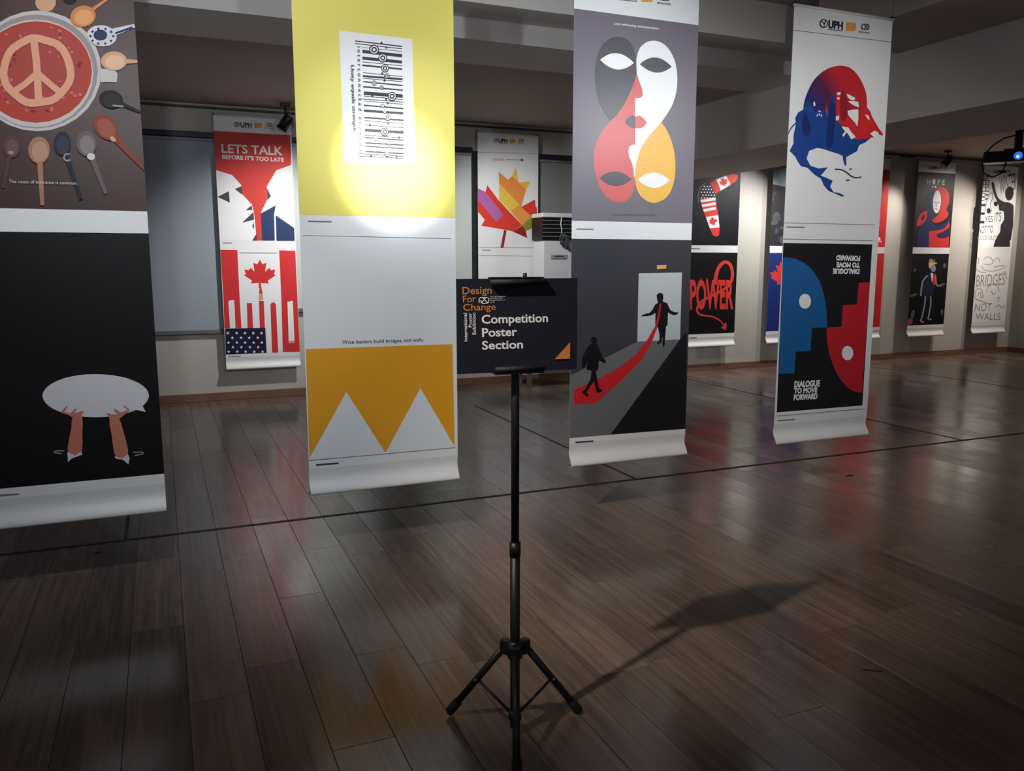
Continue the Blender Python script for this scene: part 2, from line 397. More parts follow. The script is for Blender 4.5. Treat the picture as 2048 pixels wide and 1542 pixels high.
# ------------------------------------------------------------------ printed banners
ART = {}
ART['b1'] = [
 ('p','u','darkspoon',[(387,2211),(385,2204),(382,2197),(377,2191),(370,2186),(363,2181),(354,2178),(346,2176),(337,2176),(329,2177),(322,2180),(317,2184),(313,2190),(310,2196),(310,2202),(312,2209),(315,2216),(320,2222),(326,2228),(334,2232),(342,2236),(351,2237),(359,2238),(367,2236),(374,2234),(380,2229),(384,2224),(386,2218)]),
 ('p','u','tanwood',[(489,2223),(488,2214),(484,2206),(479,2198),(473,2191),(465,2186),(457,2182),(449,2180),(440,2180),(433,2182),(426,2186),(420,2192),(416,2198),(414,2206),(414,2214),(416,2223),(419,2231),(424,2239),(430,2246),(438,2251),(446,2255),(454,2257),(463,2257),(470,2255),(477,2251),(483,2246),(487,2239),(489,2232)]),
 ('p','u','black',[(569,2247),(568,2241),(565,2235),(562,2230),(557,2225),(552,2222),(546,2219),(540,2218),(534,2218),(529,2219),(524,2221),(520,2225),(517,2230),(516,2235),(516,2240),(517,2246),(519,2252),(522,2257),(527,2261),(532,2265),(538,2268),(544,2269),(550,2269),(555,2268),(560,2265),(564,2262),(567,2257),(569,2252)]),
 ('p','u','bowl',[(642,1963),(632,1907),(610,1853),(578,1803),(536,1761),(488,1729),(436,1707),(382,1698),(330,1701),(282,1716),(241,1742),(208,1777),(185,1821),(172,1870),(171,1922),(181,1975),(202,2026),(232,2073),(271,2114),(317,2147),(367,2170),(419,2182),(471,2181),(519,2169),(563,2145),(599,2111),(625,2067),(639,2017)]),
 ('p','u','bowl_in',[(628,1959),(618,1906),(597,1855),(566,1809),(527,1769),(481,1738),(432,1718),(381,1709),(332,1711),(286,1726),(247,1750),(215,1784),(193,1825),(181,1871),(180,1920),(190,1971),(209,2019),(238,2064),(275,2103),(318,2134),(366,2155),(415,2166),(465,2166),(511,2154),(553,2132),(587,2099),(611,2058),(625,2010)]),
 ('p','u','bowl',[(610,1950),(601,1900),(582,1852),(552,1808),(515,1770),(472,1741),(425,1722),(377,1714),(330,1716),(287,1730),(250,1753),(220,1785),(199,1823),(188,1867),(187,1914),(196,1961),(214,2007),(242,2049),(277,2086),(318,2115),(363,2136),(410,2146),(456,2146),(500,2135),(539,2113),(571,2082),(595,2043),(608,1999)]),
 ('p','u','soup',[(605,1955),(596,1908),(577,1863),(549,1822),(513,1786),(471,1759),(426,1740),(380,1732),(334,1735),(292,1747),(256,1769),(227,1798),(207,1835),(196,1876),(194,1920),(203,1965),(221,2008),(247,2048),(281,2083),(321,2110),(365,2129),(410,2139),(456,2139),(498,2129),(536,2109),(567,2080),(590,2043),(603,2001)]),
 ('p','u','soup2',[(571,1967),(563,1929),(548,1892),(524,1858),(494,1829),(459,1807),(421,1792),(382,1785),(344,1786),(309,1796),(279,1814),(254,1838),(237,1867),(227,1901),(226,1937),(233,1973),(248,2009),(271,2041),(299,2070),(333,2092),(369,2108),(408,2116),(446,2116),(481,2108),(513,2091),(539,2068),(558,2038),(569,2004)]),
 ('p','u','soup_dk',[(248,1967),(245,1968),(243,1972),(244,1976),(248,1979),(251,1978),(253,1974),(252,1969)]),
 ('p','u','soup_lt',[(486,2003),(483,2002),(480,2003),(478,2007),(478,2010),(481,2011),(484,2009),(487,2006)]),
 ('p','u','soup_lt',[(533,1916),(529,1916),(525,1921),(524,1927),(526,1931),(529,1931),(533,1926),(535,1920)]),
 ('p','u','soup_dk',[(327,1975),(323,1973),(319,1975),(315,1980),(316,1984),(319,1985),(324,1983),(327,1979)]),
 ('p','u','soup_lt',[(354,1775),(351,1775),(347,1778),(345,1782),(346,1786),(349,1786),(353,1783),(355,1779)]),
 ('p','u','soup_lt',[(427,2050),(423,2051),(422,2055),(423,2059),(426,2062),(430,2061),(431,2057),(430,2052)]),
 ('p','u','soup_dk',[(564,1970),(558,1967),(552,1969),(547,1975),(548,1980),(553,1983),(560,1981),(564,1976)]),
 ('p','u','soup_lt',[(529,1861),(525,1858),(520,1859),(515,1862),(514,1866),(518,1868),(523,1868),(528,1865)]),
 ('p','u','soup_lt',[(280,1849),(277,1848),(273,1850),(271,1853),(272,1857),(275,1859),(279,1857),(281,1853)]),
 ('p','u','soup_dk',[(504,2055),(500,2054),(497,2055),(494,2059),(495,2063),(499,2064),(503,2063),(505,2059)]),
 ('p','u','soup_lt',[(423,1830),(420,1829),(415,1832),(413,1836),(413,1840),(416,1841),(421,1838),(423,1833)]),
 ('p','u','soup_lt',[(286,1800),(281,1800),(277,1805),(276,1812),(279,1817),(283,1816),(287,1812),(288,1805)]),
 ('p','u','soup_dk',[(282,1815),(279,1813),(274,1813),(272,1817),(272,1821),(276,1824),(280,1823),(283,1820)]),
 ('p','u','soup_lt',[(308,1896),(304,1891),(300,1891),(297,1894),(297,1899),(301,1904),(305,1905),(308,1901)]),
 ('p','u','soup_lt',[(354,2066),(350,2066),(346,2070),(344,2076),(346,2081),(350,2081),(354,2077),(356,2071)]),
 ('p','u','soup_dk',[(488,1905),(485,1902),(481,1901),(478,1903),(477,1906),(479,1909),(483,1909),(487,1908)]),
 ('p','u','soup_lt',[(491,1835),(486,1834),(483,1836),(483,1841),(487,1846),(492,1847),(495,1844),(495,1840)]),
 ('p','u','soup_lt',[(246,1958),(241,1958),(238,1961),(240,1966),(244,1969),(248,1969),(251,1966),(250,1961)]),
 ('p','u','soup_dk',[(389,2061),(384,2061),(379,2065),(378,2072),(380,2077),(385,2078),(390,2073),(391,2066)]),
 ('p','u','soup_lt',[(541,2026),(538,2023),(533,2022),(529,2025),(528,2029),(532,2033),(537,2033),(540,2031)]),
 ('p','u','soup_lt',[(444,1781),(439,1782),(436,1789),(437,1796),(441,1800),(446,1799),(449,1793),(448,1785)]),
 ('p','u','soup_dk',[(304,1948),(299,1948),(296,1952),(297,1958),(301,1962),(305,1962),(308,1958),(308,1952)]),
 ('p','u','soup_lt',[(266,1913),(264,1910),(260,1909),(256,1911),(255,1913),(257,1916),(261,1917),(265,1916)]),
 ('p','u','soup_lt',[(529,2044),(527,2040),(523,2039),(520,2040),(519,2044),(521,2048),(525,2049),(528,2048)]),
 ('p','u','soup_dk',[(432,1780),(428,1778),(423,1779),(418,1782),(418,1787),(422,1790),(427,1789),(432,1785)]),
 ('p','u','soup_lt',[(307,2075),(304,2072),(300,2071),(295,2072),(293,2075),(296,2078),(301,2079),(305,2078)]),
 ('p','u','soup_lt',[(561,1857),(557,1852),(551,1851),(547,1855),(546,1860),(550,1864),(556,1865),(560,1862)]),
 ('p','u','soup_dk',[(382,1779),(379,1775),(372,1774),(365,1776),(363,1779),(367,1783),(374,1784),(380,1782)]),
 ('p','u','soup_lt',[(484,2025),(481,2026),(477,2031),(476,2037),(477,2041),(481,2041),(484,2035),(486,2029)]),
 ('p','u','soup_lt',[(501,2080),(497,2075),(493,2074),(489,2077),(488,2081),(491,2086),(496,2087),(500,2084)]),
 ('p','u','soup_dk',[(335,1803),(333,1805),(331,1812),(331,1820),(333,1823),(336,1821),(338,1814),(338,1807)]),
 ('p','u','soup_lt',[(471,2116),(468,2114),(463,2114),(460,2117),(459,2120),(462,2122),(467,2122),(470,2120)]),
 ('p','u','soup_lt',[(503,2105),(499,2102),(493,2103),(488,2107),(488,2111),(492,2114),(498,2113),(503,2109)]),
 ('p','u','soup_dk',[(497,2092),(494,2092),(492,2095),(493,2099),(495,2102),(498,2102),(500,2099),(499,2095)]),
 ('p','u','soup_lt',[(477,2037),(473,2036),(469,2038),(468,2042),(470,2046),(473,2047),(477,2045),(478,2041)]),
 ('p','u','soup_lt',[(542,1849),(538,1845),(532,1845),(528,1848),(527,1854),(531,1857),(537,1858),(541,1854)]),
 ('p','u','soup_dk',[(565,1982),(560,1981),(556,1984),(556,1989),(560,1994),(565,1995),(569,1992),(569,1986)]),
 ('p','u','soup_lt',[(456,2019),(453,2015),(449,2015),(447,2018),(448,2022),(452,2026),(455,2027),(457,2023)]),
 ('p','u','soup_lt',[(293,1928),(289,1930),(287,1937),(287,1945),(290,1949),(294,1948),(296,1941),(296,1933)]),
 ('p','u','soup_dk',[(520,1883),(515,1880),(512,1880),(511,1884),(513,1889),(517,1892),(521,1892),(522,1888)]),
 ('p','u','soup_lt',[(489,1903),(486,1900),(481,1901),(476,1903),(475,1906),(478,1908),(483,1908),(488,1906)]),
 ('p','u','soup_lt',[(269,1869),(265,1867),(260,1868),(257,1872),(257,1877),(261,1880),(267,1878),(270,1874)]),
 ('p','u','soup_dk',[(329,1999),(326,1995),(321,1994),(318,1997),(317,2001),(320,2006),(325,2007),(328,2004)]),
 ('p','u','soup_lt',[(413,1827),(411,1825),(406,1824),(401,1825),(399,1827),(401,1829),(406,1831),(411,1830)]),
 ('p','u','soup_lt',[(295,1897),(290,1896),(286,1899),(284,1905),(286,1910),(291,1911),(296,1908),(297,1902)]),
 ('p','u','soup_dk',[(363,2050),(360,2047),(357,2048),(355,2050),(357,2054),(360,2057),(363,2057),(365,2054)]),
 ('s','u','bread',[(510,1949),(509,1931),(505,1915),(497,1899),(485,1883),(470,1865),(456,1850),(442,1841),(428,1836),(410,1832),(390,1828),(373,1825),(359,1826),(346,1833),(332,1845),(319,1857),(308,1869),(299,1881),(294,1896),(292,1913),(293,1930),(298,1948),(304,1967),(311,1986),(319,2001),(329,2012),(342,2023),(359,2035),(377,2047),(393,2054),(408,2056),(424,2053),(442,2049),(460,2045),(474,2040),(485,2031),(493,2017),(500,2001),(505,1984),(508,1967),(510,1949)],[(539,1954),(538,1930),(531,1906),(520,1885),(506,1865),(489,1845),(471,1826),(451,1813),(431,1806),(411,1802),(391,1797),(370,1794),(348,1796),(328,1806),(313,1819),(299,1832),(286,1846),(274,1863),(267,1884),(264,1907),(266,1930),(271,1952),(278,1974),(287,1996),(298,2016),(312,2033),(329,2047),(347,2060),(368,2074),(390,2084),(413,2086),(434,2083),(452,2079),(471,2075),(490,2068),(507,2054),(519,2035),(527,2016),(533,1996),(537,1976),(539,1954)]),
 ('s','u','bread',[(385,2056),(385,2037),(386,2011),(387,1983),(387,1958),(386,1931),(386,1904),(385,1875),(384,1845),(383,1824)],[(412,2062),(412,2043),(413,2016),(414,1989),(414,1962),(414,1935),(413,1908),(412,1879),(411,1849),(411,1828)]),
 ('s','u','bread',[(390,1937),(379,1926),(363,1910),(348,1895),(333,1883),(318,1872),(308,1864)],[(405,1920),(393,1909),(377,1892),(360,1876),(344,1863),(329,1852),(318,1844)]),
 ('s','u','bread',[(395,1919),(406,1910),(420,1896),(435,1882),(449,1869),(464,1857),(475,1848)],[(412,1940),(422,1930),(437,1916),(451,1903),(466,1890),(480,1878),(491,1869)]),
 ('p','u','bowl',[(637,1970),(691,1973),(704,1955),(698,1919),(636,1915)]),
 ('p','u','wood',[(635,2192),(635,2179),(629,2165),(620,2152),(607,2142),(592,2135),(577,2132),(563,2134),(551,2139),(543,2148),(539,2160),(539,2173),(545,2187),(554,2199),(567,2210),(581,2217),(597,2220),(611,2218),(623,2213),(631,2204)]),
 ('s','u','wood',[(591,2169),(691,2256)],[(582,2183),(687,2263)]),
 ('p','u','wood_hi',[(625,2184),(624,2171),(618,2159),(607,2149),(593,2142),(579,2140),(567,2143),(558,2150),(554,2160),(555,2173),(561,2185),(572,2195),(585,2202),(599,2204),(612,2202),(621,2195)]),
 ('p','u','china',[(710,2102),(705,2089),(694,2077),(680,2068),(663,2063),(645,2061),(628,2064),(613,2071),(603,2081),(597,2094),(597,2107),(602,2120),(613,2132),(627,2141),(644,2146),(662,2148),(679,2145),(693,2138),(704,2128),(710,2115)]),
 ('s','u','china',[(657,2086),(785,2152)],[(649,2123),(782,2166)]),
 ('p','u','navyprint',[(674,2110),(673,2105),(671,2100),(668,2095),(663,2091),(658,2088),(652,2086),(646,2085),(641,2085),(635,2086),(630,2088),(626,2091),(624,2095),(622,2099),(622,2104),(623,2109),(625,2114),(628,2119),(633,2122),(638,2126),(643,2128),(649,2129),(655,2129),(661,2128),(665,2126),(669,2123),(672,2119),(674,2114)]),
 ('s','u','navyprint',[(707,2116),(776,2147)],[(705,2124),(774,2156)]),
 ('p','u','navyprint',[(702,2108),(700,2104),(697,2102),(693,2103),(692,2107),(694,2111),(697,2113),(701,2111)]),
 ('p','u','navyprint',[(692,2088),(691,2084),(687,2083),(684,2084),(682,2087),(684,2091),(688,2093),(691,2092)]),
 ('p','u','navyprint',[(669,2075),(668,2071),(664,2069),(661,2070),(660,2074),(661,2078),(665,2079),(668,2078)]),
 ('p','u','navyprint',[(642,2072),(641,2068),(637,2066),(634,2068),(632,2071),(634,2075),(638,2077),(641,2076)]),
 ('p','u','navyprint',[(621,2081),(619,2078),(616,2076),(613,2077),(611,2081),(613,2084),(617,2086),(620,2085)]),
 ('p','u','navyprint',[(614,2099),(613,2095),(609,2093),(606,2095),(604,2098),(606,2102),(610,2104),(613,2103)]),
 ('p','u','navyprint',[(624,2118),(622,2115),(619,2113),(615,2114),(614,2117),(616,2121),(620,2123),(623,2122)]),
 ('p','u','navyprint',[(647,2132),(645,2128),(642,2126),(638,2127),(637,2131),(639,2135),(642,2137),(646,2135)]),
 ('p','u','navyprint',[(674,2134),(672,2131),(669,2129),(665,2130),(664,2133),(666,2137),(670,2139),(673,2138)]),
 ('p','u','navyprint',[(695,2125),(694,2121),(690,2119),(687,2120),(685,2124),(687,2128),(691,2130),(694,2129)]),
 ('p','u','tanwood',[(745,2010),(741,1998),(733,1986),(721,1976),(707,1969),(691,1966),(675,1966),(661,1971),(651,1978),(644,1989),(642,2001),(646,2014),(654,2025),(665,2035),(680,2042),(696,2046),(712,2045),(725,2041),(736,2033),(743,2022)]),
 ('s','u','tanwood',[(692,1993),(785,2005)],[(694,2019),(785,2018)]),
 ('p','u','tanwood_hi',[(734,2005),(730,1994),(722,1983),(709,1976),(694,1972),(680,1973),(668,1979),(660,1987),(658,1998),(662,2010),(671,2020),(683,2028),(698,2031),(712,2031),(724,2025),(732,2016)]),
 ('p','u','black',[(718,1839),(712,1828),(703,1818),(691,1812),(676,1808),(662,1809),(648,1813),(637,1820),(629,1830),(626,1841),(626,1853),(632,1865),(641,1874),(653,1881),(667,1884),(682,1884),(695,1880),(707,1873),(715,1863),(718,1851)]),
 ('s','u','black',[(667,1835),(782,1796)],[(677,1858),(785,1805)]),
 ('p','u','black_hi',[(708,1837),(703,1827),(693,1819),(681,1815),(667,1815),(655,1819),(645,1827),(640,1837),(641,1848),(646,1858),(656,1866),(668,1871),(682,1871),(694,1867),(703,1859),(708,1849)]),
 ('s','u','bowl_in',[(675,1818),(717,1816)],[(676,1825),(719,1824)]),
 ('p','u','redwood',[(676,1683),(665,1676),(650,1674),(636,1678),(621,1687),(609,1699),(600,1715),(596,1732),(595,1748),(599,1763),(608,1774),(619,1781),(633,1783),(648,1779),(662,1771),(674,1758),(683,1743),(689,1726),(689,1709),(685,1694)]),
 ('s','u','redwood',[(628,1714),(784,1552)],[(656,1743),(785,1565)]),
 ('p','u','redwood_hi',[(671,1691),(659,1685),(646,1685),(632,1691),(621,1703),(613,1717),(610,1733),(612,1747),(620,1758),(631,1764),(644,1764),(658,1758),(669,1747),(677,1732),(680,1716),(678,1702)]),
 ('p','u','tanwood',[(678,1672),(672,1669),(665,1671),(659,1676),(657,1683),(658,1689),(664,1692),(671,1691),(677,1685),(680,1678)]),
 ('p','u','darkspoon',[(317,1631),(314,1617),(309,1603),(301,1593),(291,1586),(281,1583),(272,1585),(263,1591),(257,1601),(254,1613),(253,1628),(256,1642),(261,1655),(269,1666),(279,1673),(289,1676),(298,1674),(307,1668),(313,1658),(317,1645)]),
 ('s','u','darkspoon',[(277,1631),(236,1461)],[(293,1628),(246,1459)]),
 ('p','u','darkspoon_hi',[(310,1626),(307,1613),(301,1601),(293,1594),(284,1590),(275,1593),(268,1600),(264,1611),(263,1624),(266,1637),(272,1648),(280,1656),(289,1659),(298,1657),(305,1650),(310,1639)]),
 ('p','u','bowl_in',[(291,1605),(289,1601),(283,1598),(277,1598),(272,1600),(270,1604),(272,1609),(278,1611),(284,1612),(289,1609)]),
 ('p','u','tanwood2',[(424,1622),(421,1605),(414,1589),(404,1576),(393,1568),(380,1564),(368,1566),(357,1574),(349,1586),(345,1601),(344,1618),(347,1635),(354,1651),(364,1664),(376,1672),(388,1675),(401,1673),(411,1666),(419,1654),(424,1639)]),
 ('s','u','tanwood2',[(373,1619),(372,1392)],[(396,1621),(386,1394)]),
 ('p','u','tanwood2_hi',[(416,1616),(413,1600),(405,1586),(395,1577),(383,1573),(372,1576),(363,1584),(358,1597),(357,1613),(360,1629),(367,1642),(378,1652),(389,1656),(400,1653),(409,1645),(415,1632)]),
 ('p','u','inkblue',[(505,1653),(503,1637),(497,1623),(489,1611),(480,1604),(469,1601),(460,1603),(451,1609),(445,1620),(441,1634),(441,1649),(444,1665),(449,1679),(457,1690),(466,1698),(477,1701),(486,1699),(495,1693),(501,1682),(505,1668)]),
 ('s','u','inkblue',[(464,1647),(520,1418)],[(482,1655),(534,1424)]),
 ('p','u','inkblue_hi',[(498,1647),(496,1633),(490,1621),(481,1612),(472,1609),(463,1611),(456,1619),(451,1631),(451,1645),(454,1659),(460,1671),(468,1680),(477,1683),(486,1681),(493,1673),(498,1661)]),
 ('s','u','bowl_in',[(498,1611),(491,1613),(482,1612),(475,1605),(471,1595),(473,1585),(480,1577),(491,1579),(499,1583)],[(496,1605),(490,1606),(484,1606),(480,1601),(478,1595),(479,1589),(483,1584),(489,1586),(497,1589)]),
 ('p','u','metal',[(603,1664),(602,1647),(597,1631),(590,1618),(579,1608),(567,1603),(555,1603),(544,1609),(535,1619),(529,1632),(526,1648),(527,1665),(531,1680),(539,1694),(549,1703),(561,1708),(573,1708),(584,1703),(593,1693),(600,1680)]),
 ('s','u','metal',[(553,1651),(619,1445)],[(576,1661),(632,1451)]),
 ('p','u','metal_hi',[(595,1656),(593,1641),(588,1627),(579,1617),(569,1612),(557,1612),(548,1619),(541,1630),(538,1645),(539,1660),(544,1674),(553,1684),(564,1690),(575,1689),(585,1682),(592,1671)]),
 ('p','u','china',[(594,1604),(593,1601),(592,1597),(590,1595),(587,1592),(584,1590),(581,1589),(577,1589),(574,1589),(571,1590),(568,1591),(565,1594),(564,1596),(563,1599),(563,1602),(563,1606),(565,1609),(567,1611),(569,1614),(572,1616),(576,1617),(579,1617),(583,1617),(586,1616),(589,1615),(591,1613),(592,1610),(593,1607)]),
 ('t', 'u', 'china', 'The roots of tolerance is common.', [(263, 1481), (518, 1483), (264, 1494)], 0.0),
 ('p','l','bubble',[(742,549),(738,534),(729,519),(715,505),(696,493),(673,483),(646,475),(616,469),(584,465),(551,464),(518,465),(485,469),(453,475),(423,483),(396,493),(372,504),(352,517),(336,531),(325,546),(319,561),(317,576),(321,591),(330,605),(343,618),(360,630),(382,640),(407,649),(436,655),(466,659),(498,661),(531,660),(564,657),(597,652),(628,644),(656,635),(681,623),(703,610),(720,596),(733,581),(740,565)]),
 ('p','l','bubble',[(654,497),(724,475),(707,519)]),
 ('p','l','skin',[(429,479),(448,485),(464,475),(465,442),(460,399),(458,354),(453,316),(442,301),(428,298),(410,302),(397,315),(397,337),(404,365),(410,393),(418,422),(422,455)]),
 ('p','l','skin',[(573,464),(590,472),(610,461),(620,428),(627,385),(635,342),(640,304),(638,282),(631,270),(617,265),(602,268),(591,273),(583,289),(579,331),(577,380),(572,428)]),
 ('p','l','skin',[(381,497),(406,524),(411,520),(396,499),(420,490),(440,511),(446,507),(433,489),(470,498),(472,492),(460,477),(452,463),(431,468),(411,483)]),
 ('p','l','skin',[(562,483),(591,472),(606,473),(592,495),(598,499),(619,480),(635,484),(651,488),(632,509),(639,511),(660,487),(643,473),(616,454),(593,443),(574,454)]),
 ('p','l','bubble',[(395,317),(394,270),(410,286),(453,300),(450,315),(425,298)]),
 ('p','l','bubble',[(582,280),(612,267),(638,284),(644,264),(637,236),(616,261),(586,269)]),
 ('s','l','bowl_in',[(383,326),(368,328),(351,329),(342,326),(341,318),(357,313),(373,309)],[(383,321),(367,323),(351,324),(344,322),(343,323),(358,318),(374,313)]),
 ('s','l','bowl_in',[(660,289),(677,288),(694,287),(700,283),(700,283),(684,280),(666,278)],[(660,294),(677,293),(695,292),(704,287),(702,278),(684,275),(667,273)]),
 ('s','h','caption',[(123,145),(195,144)],[(123,152),(196,150)]),
]
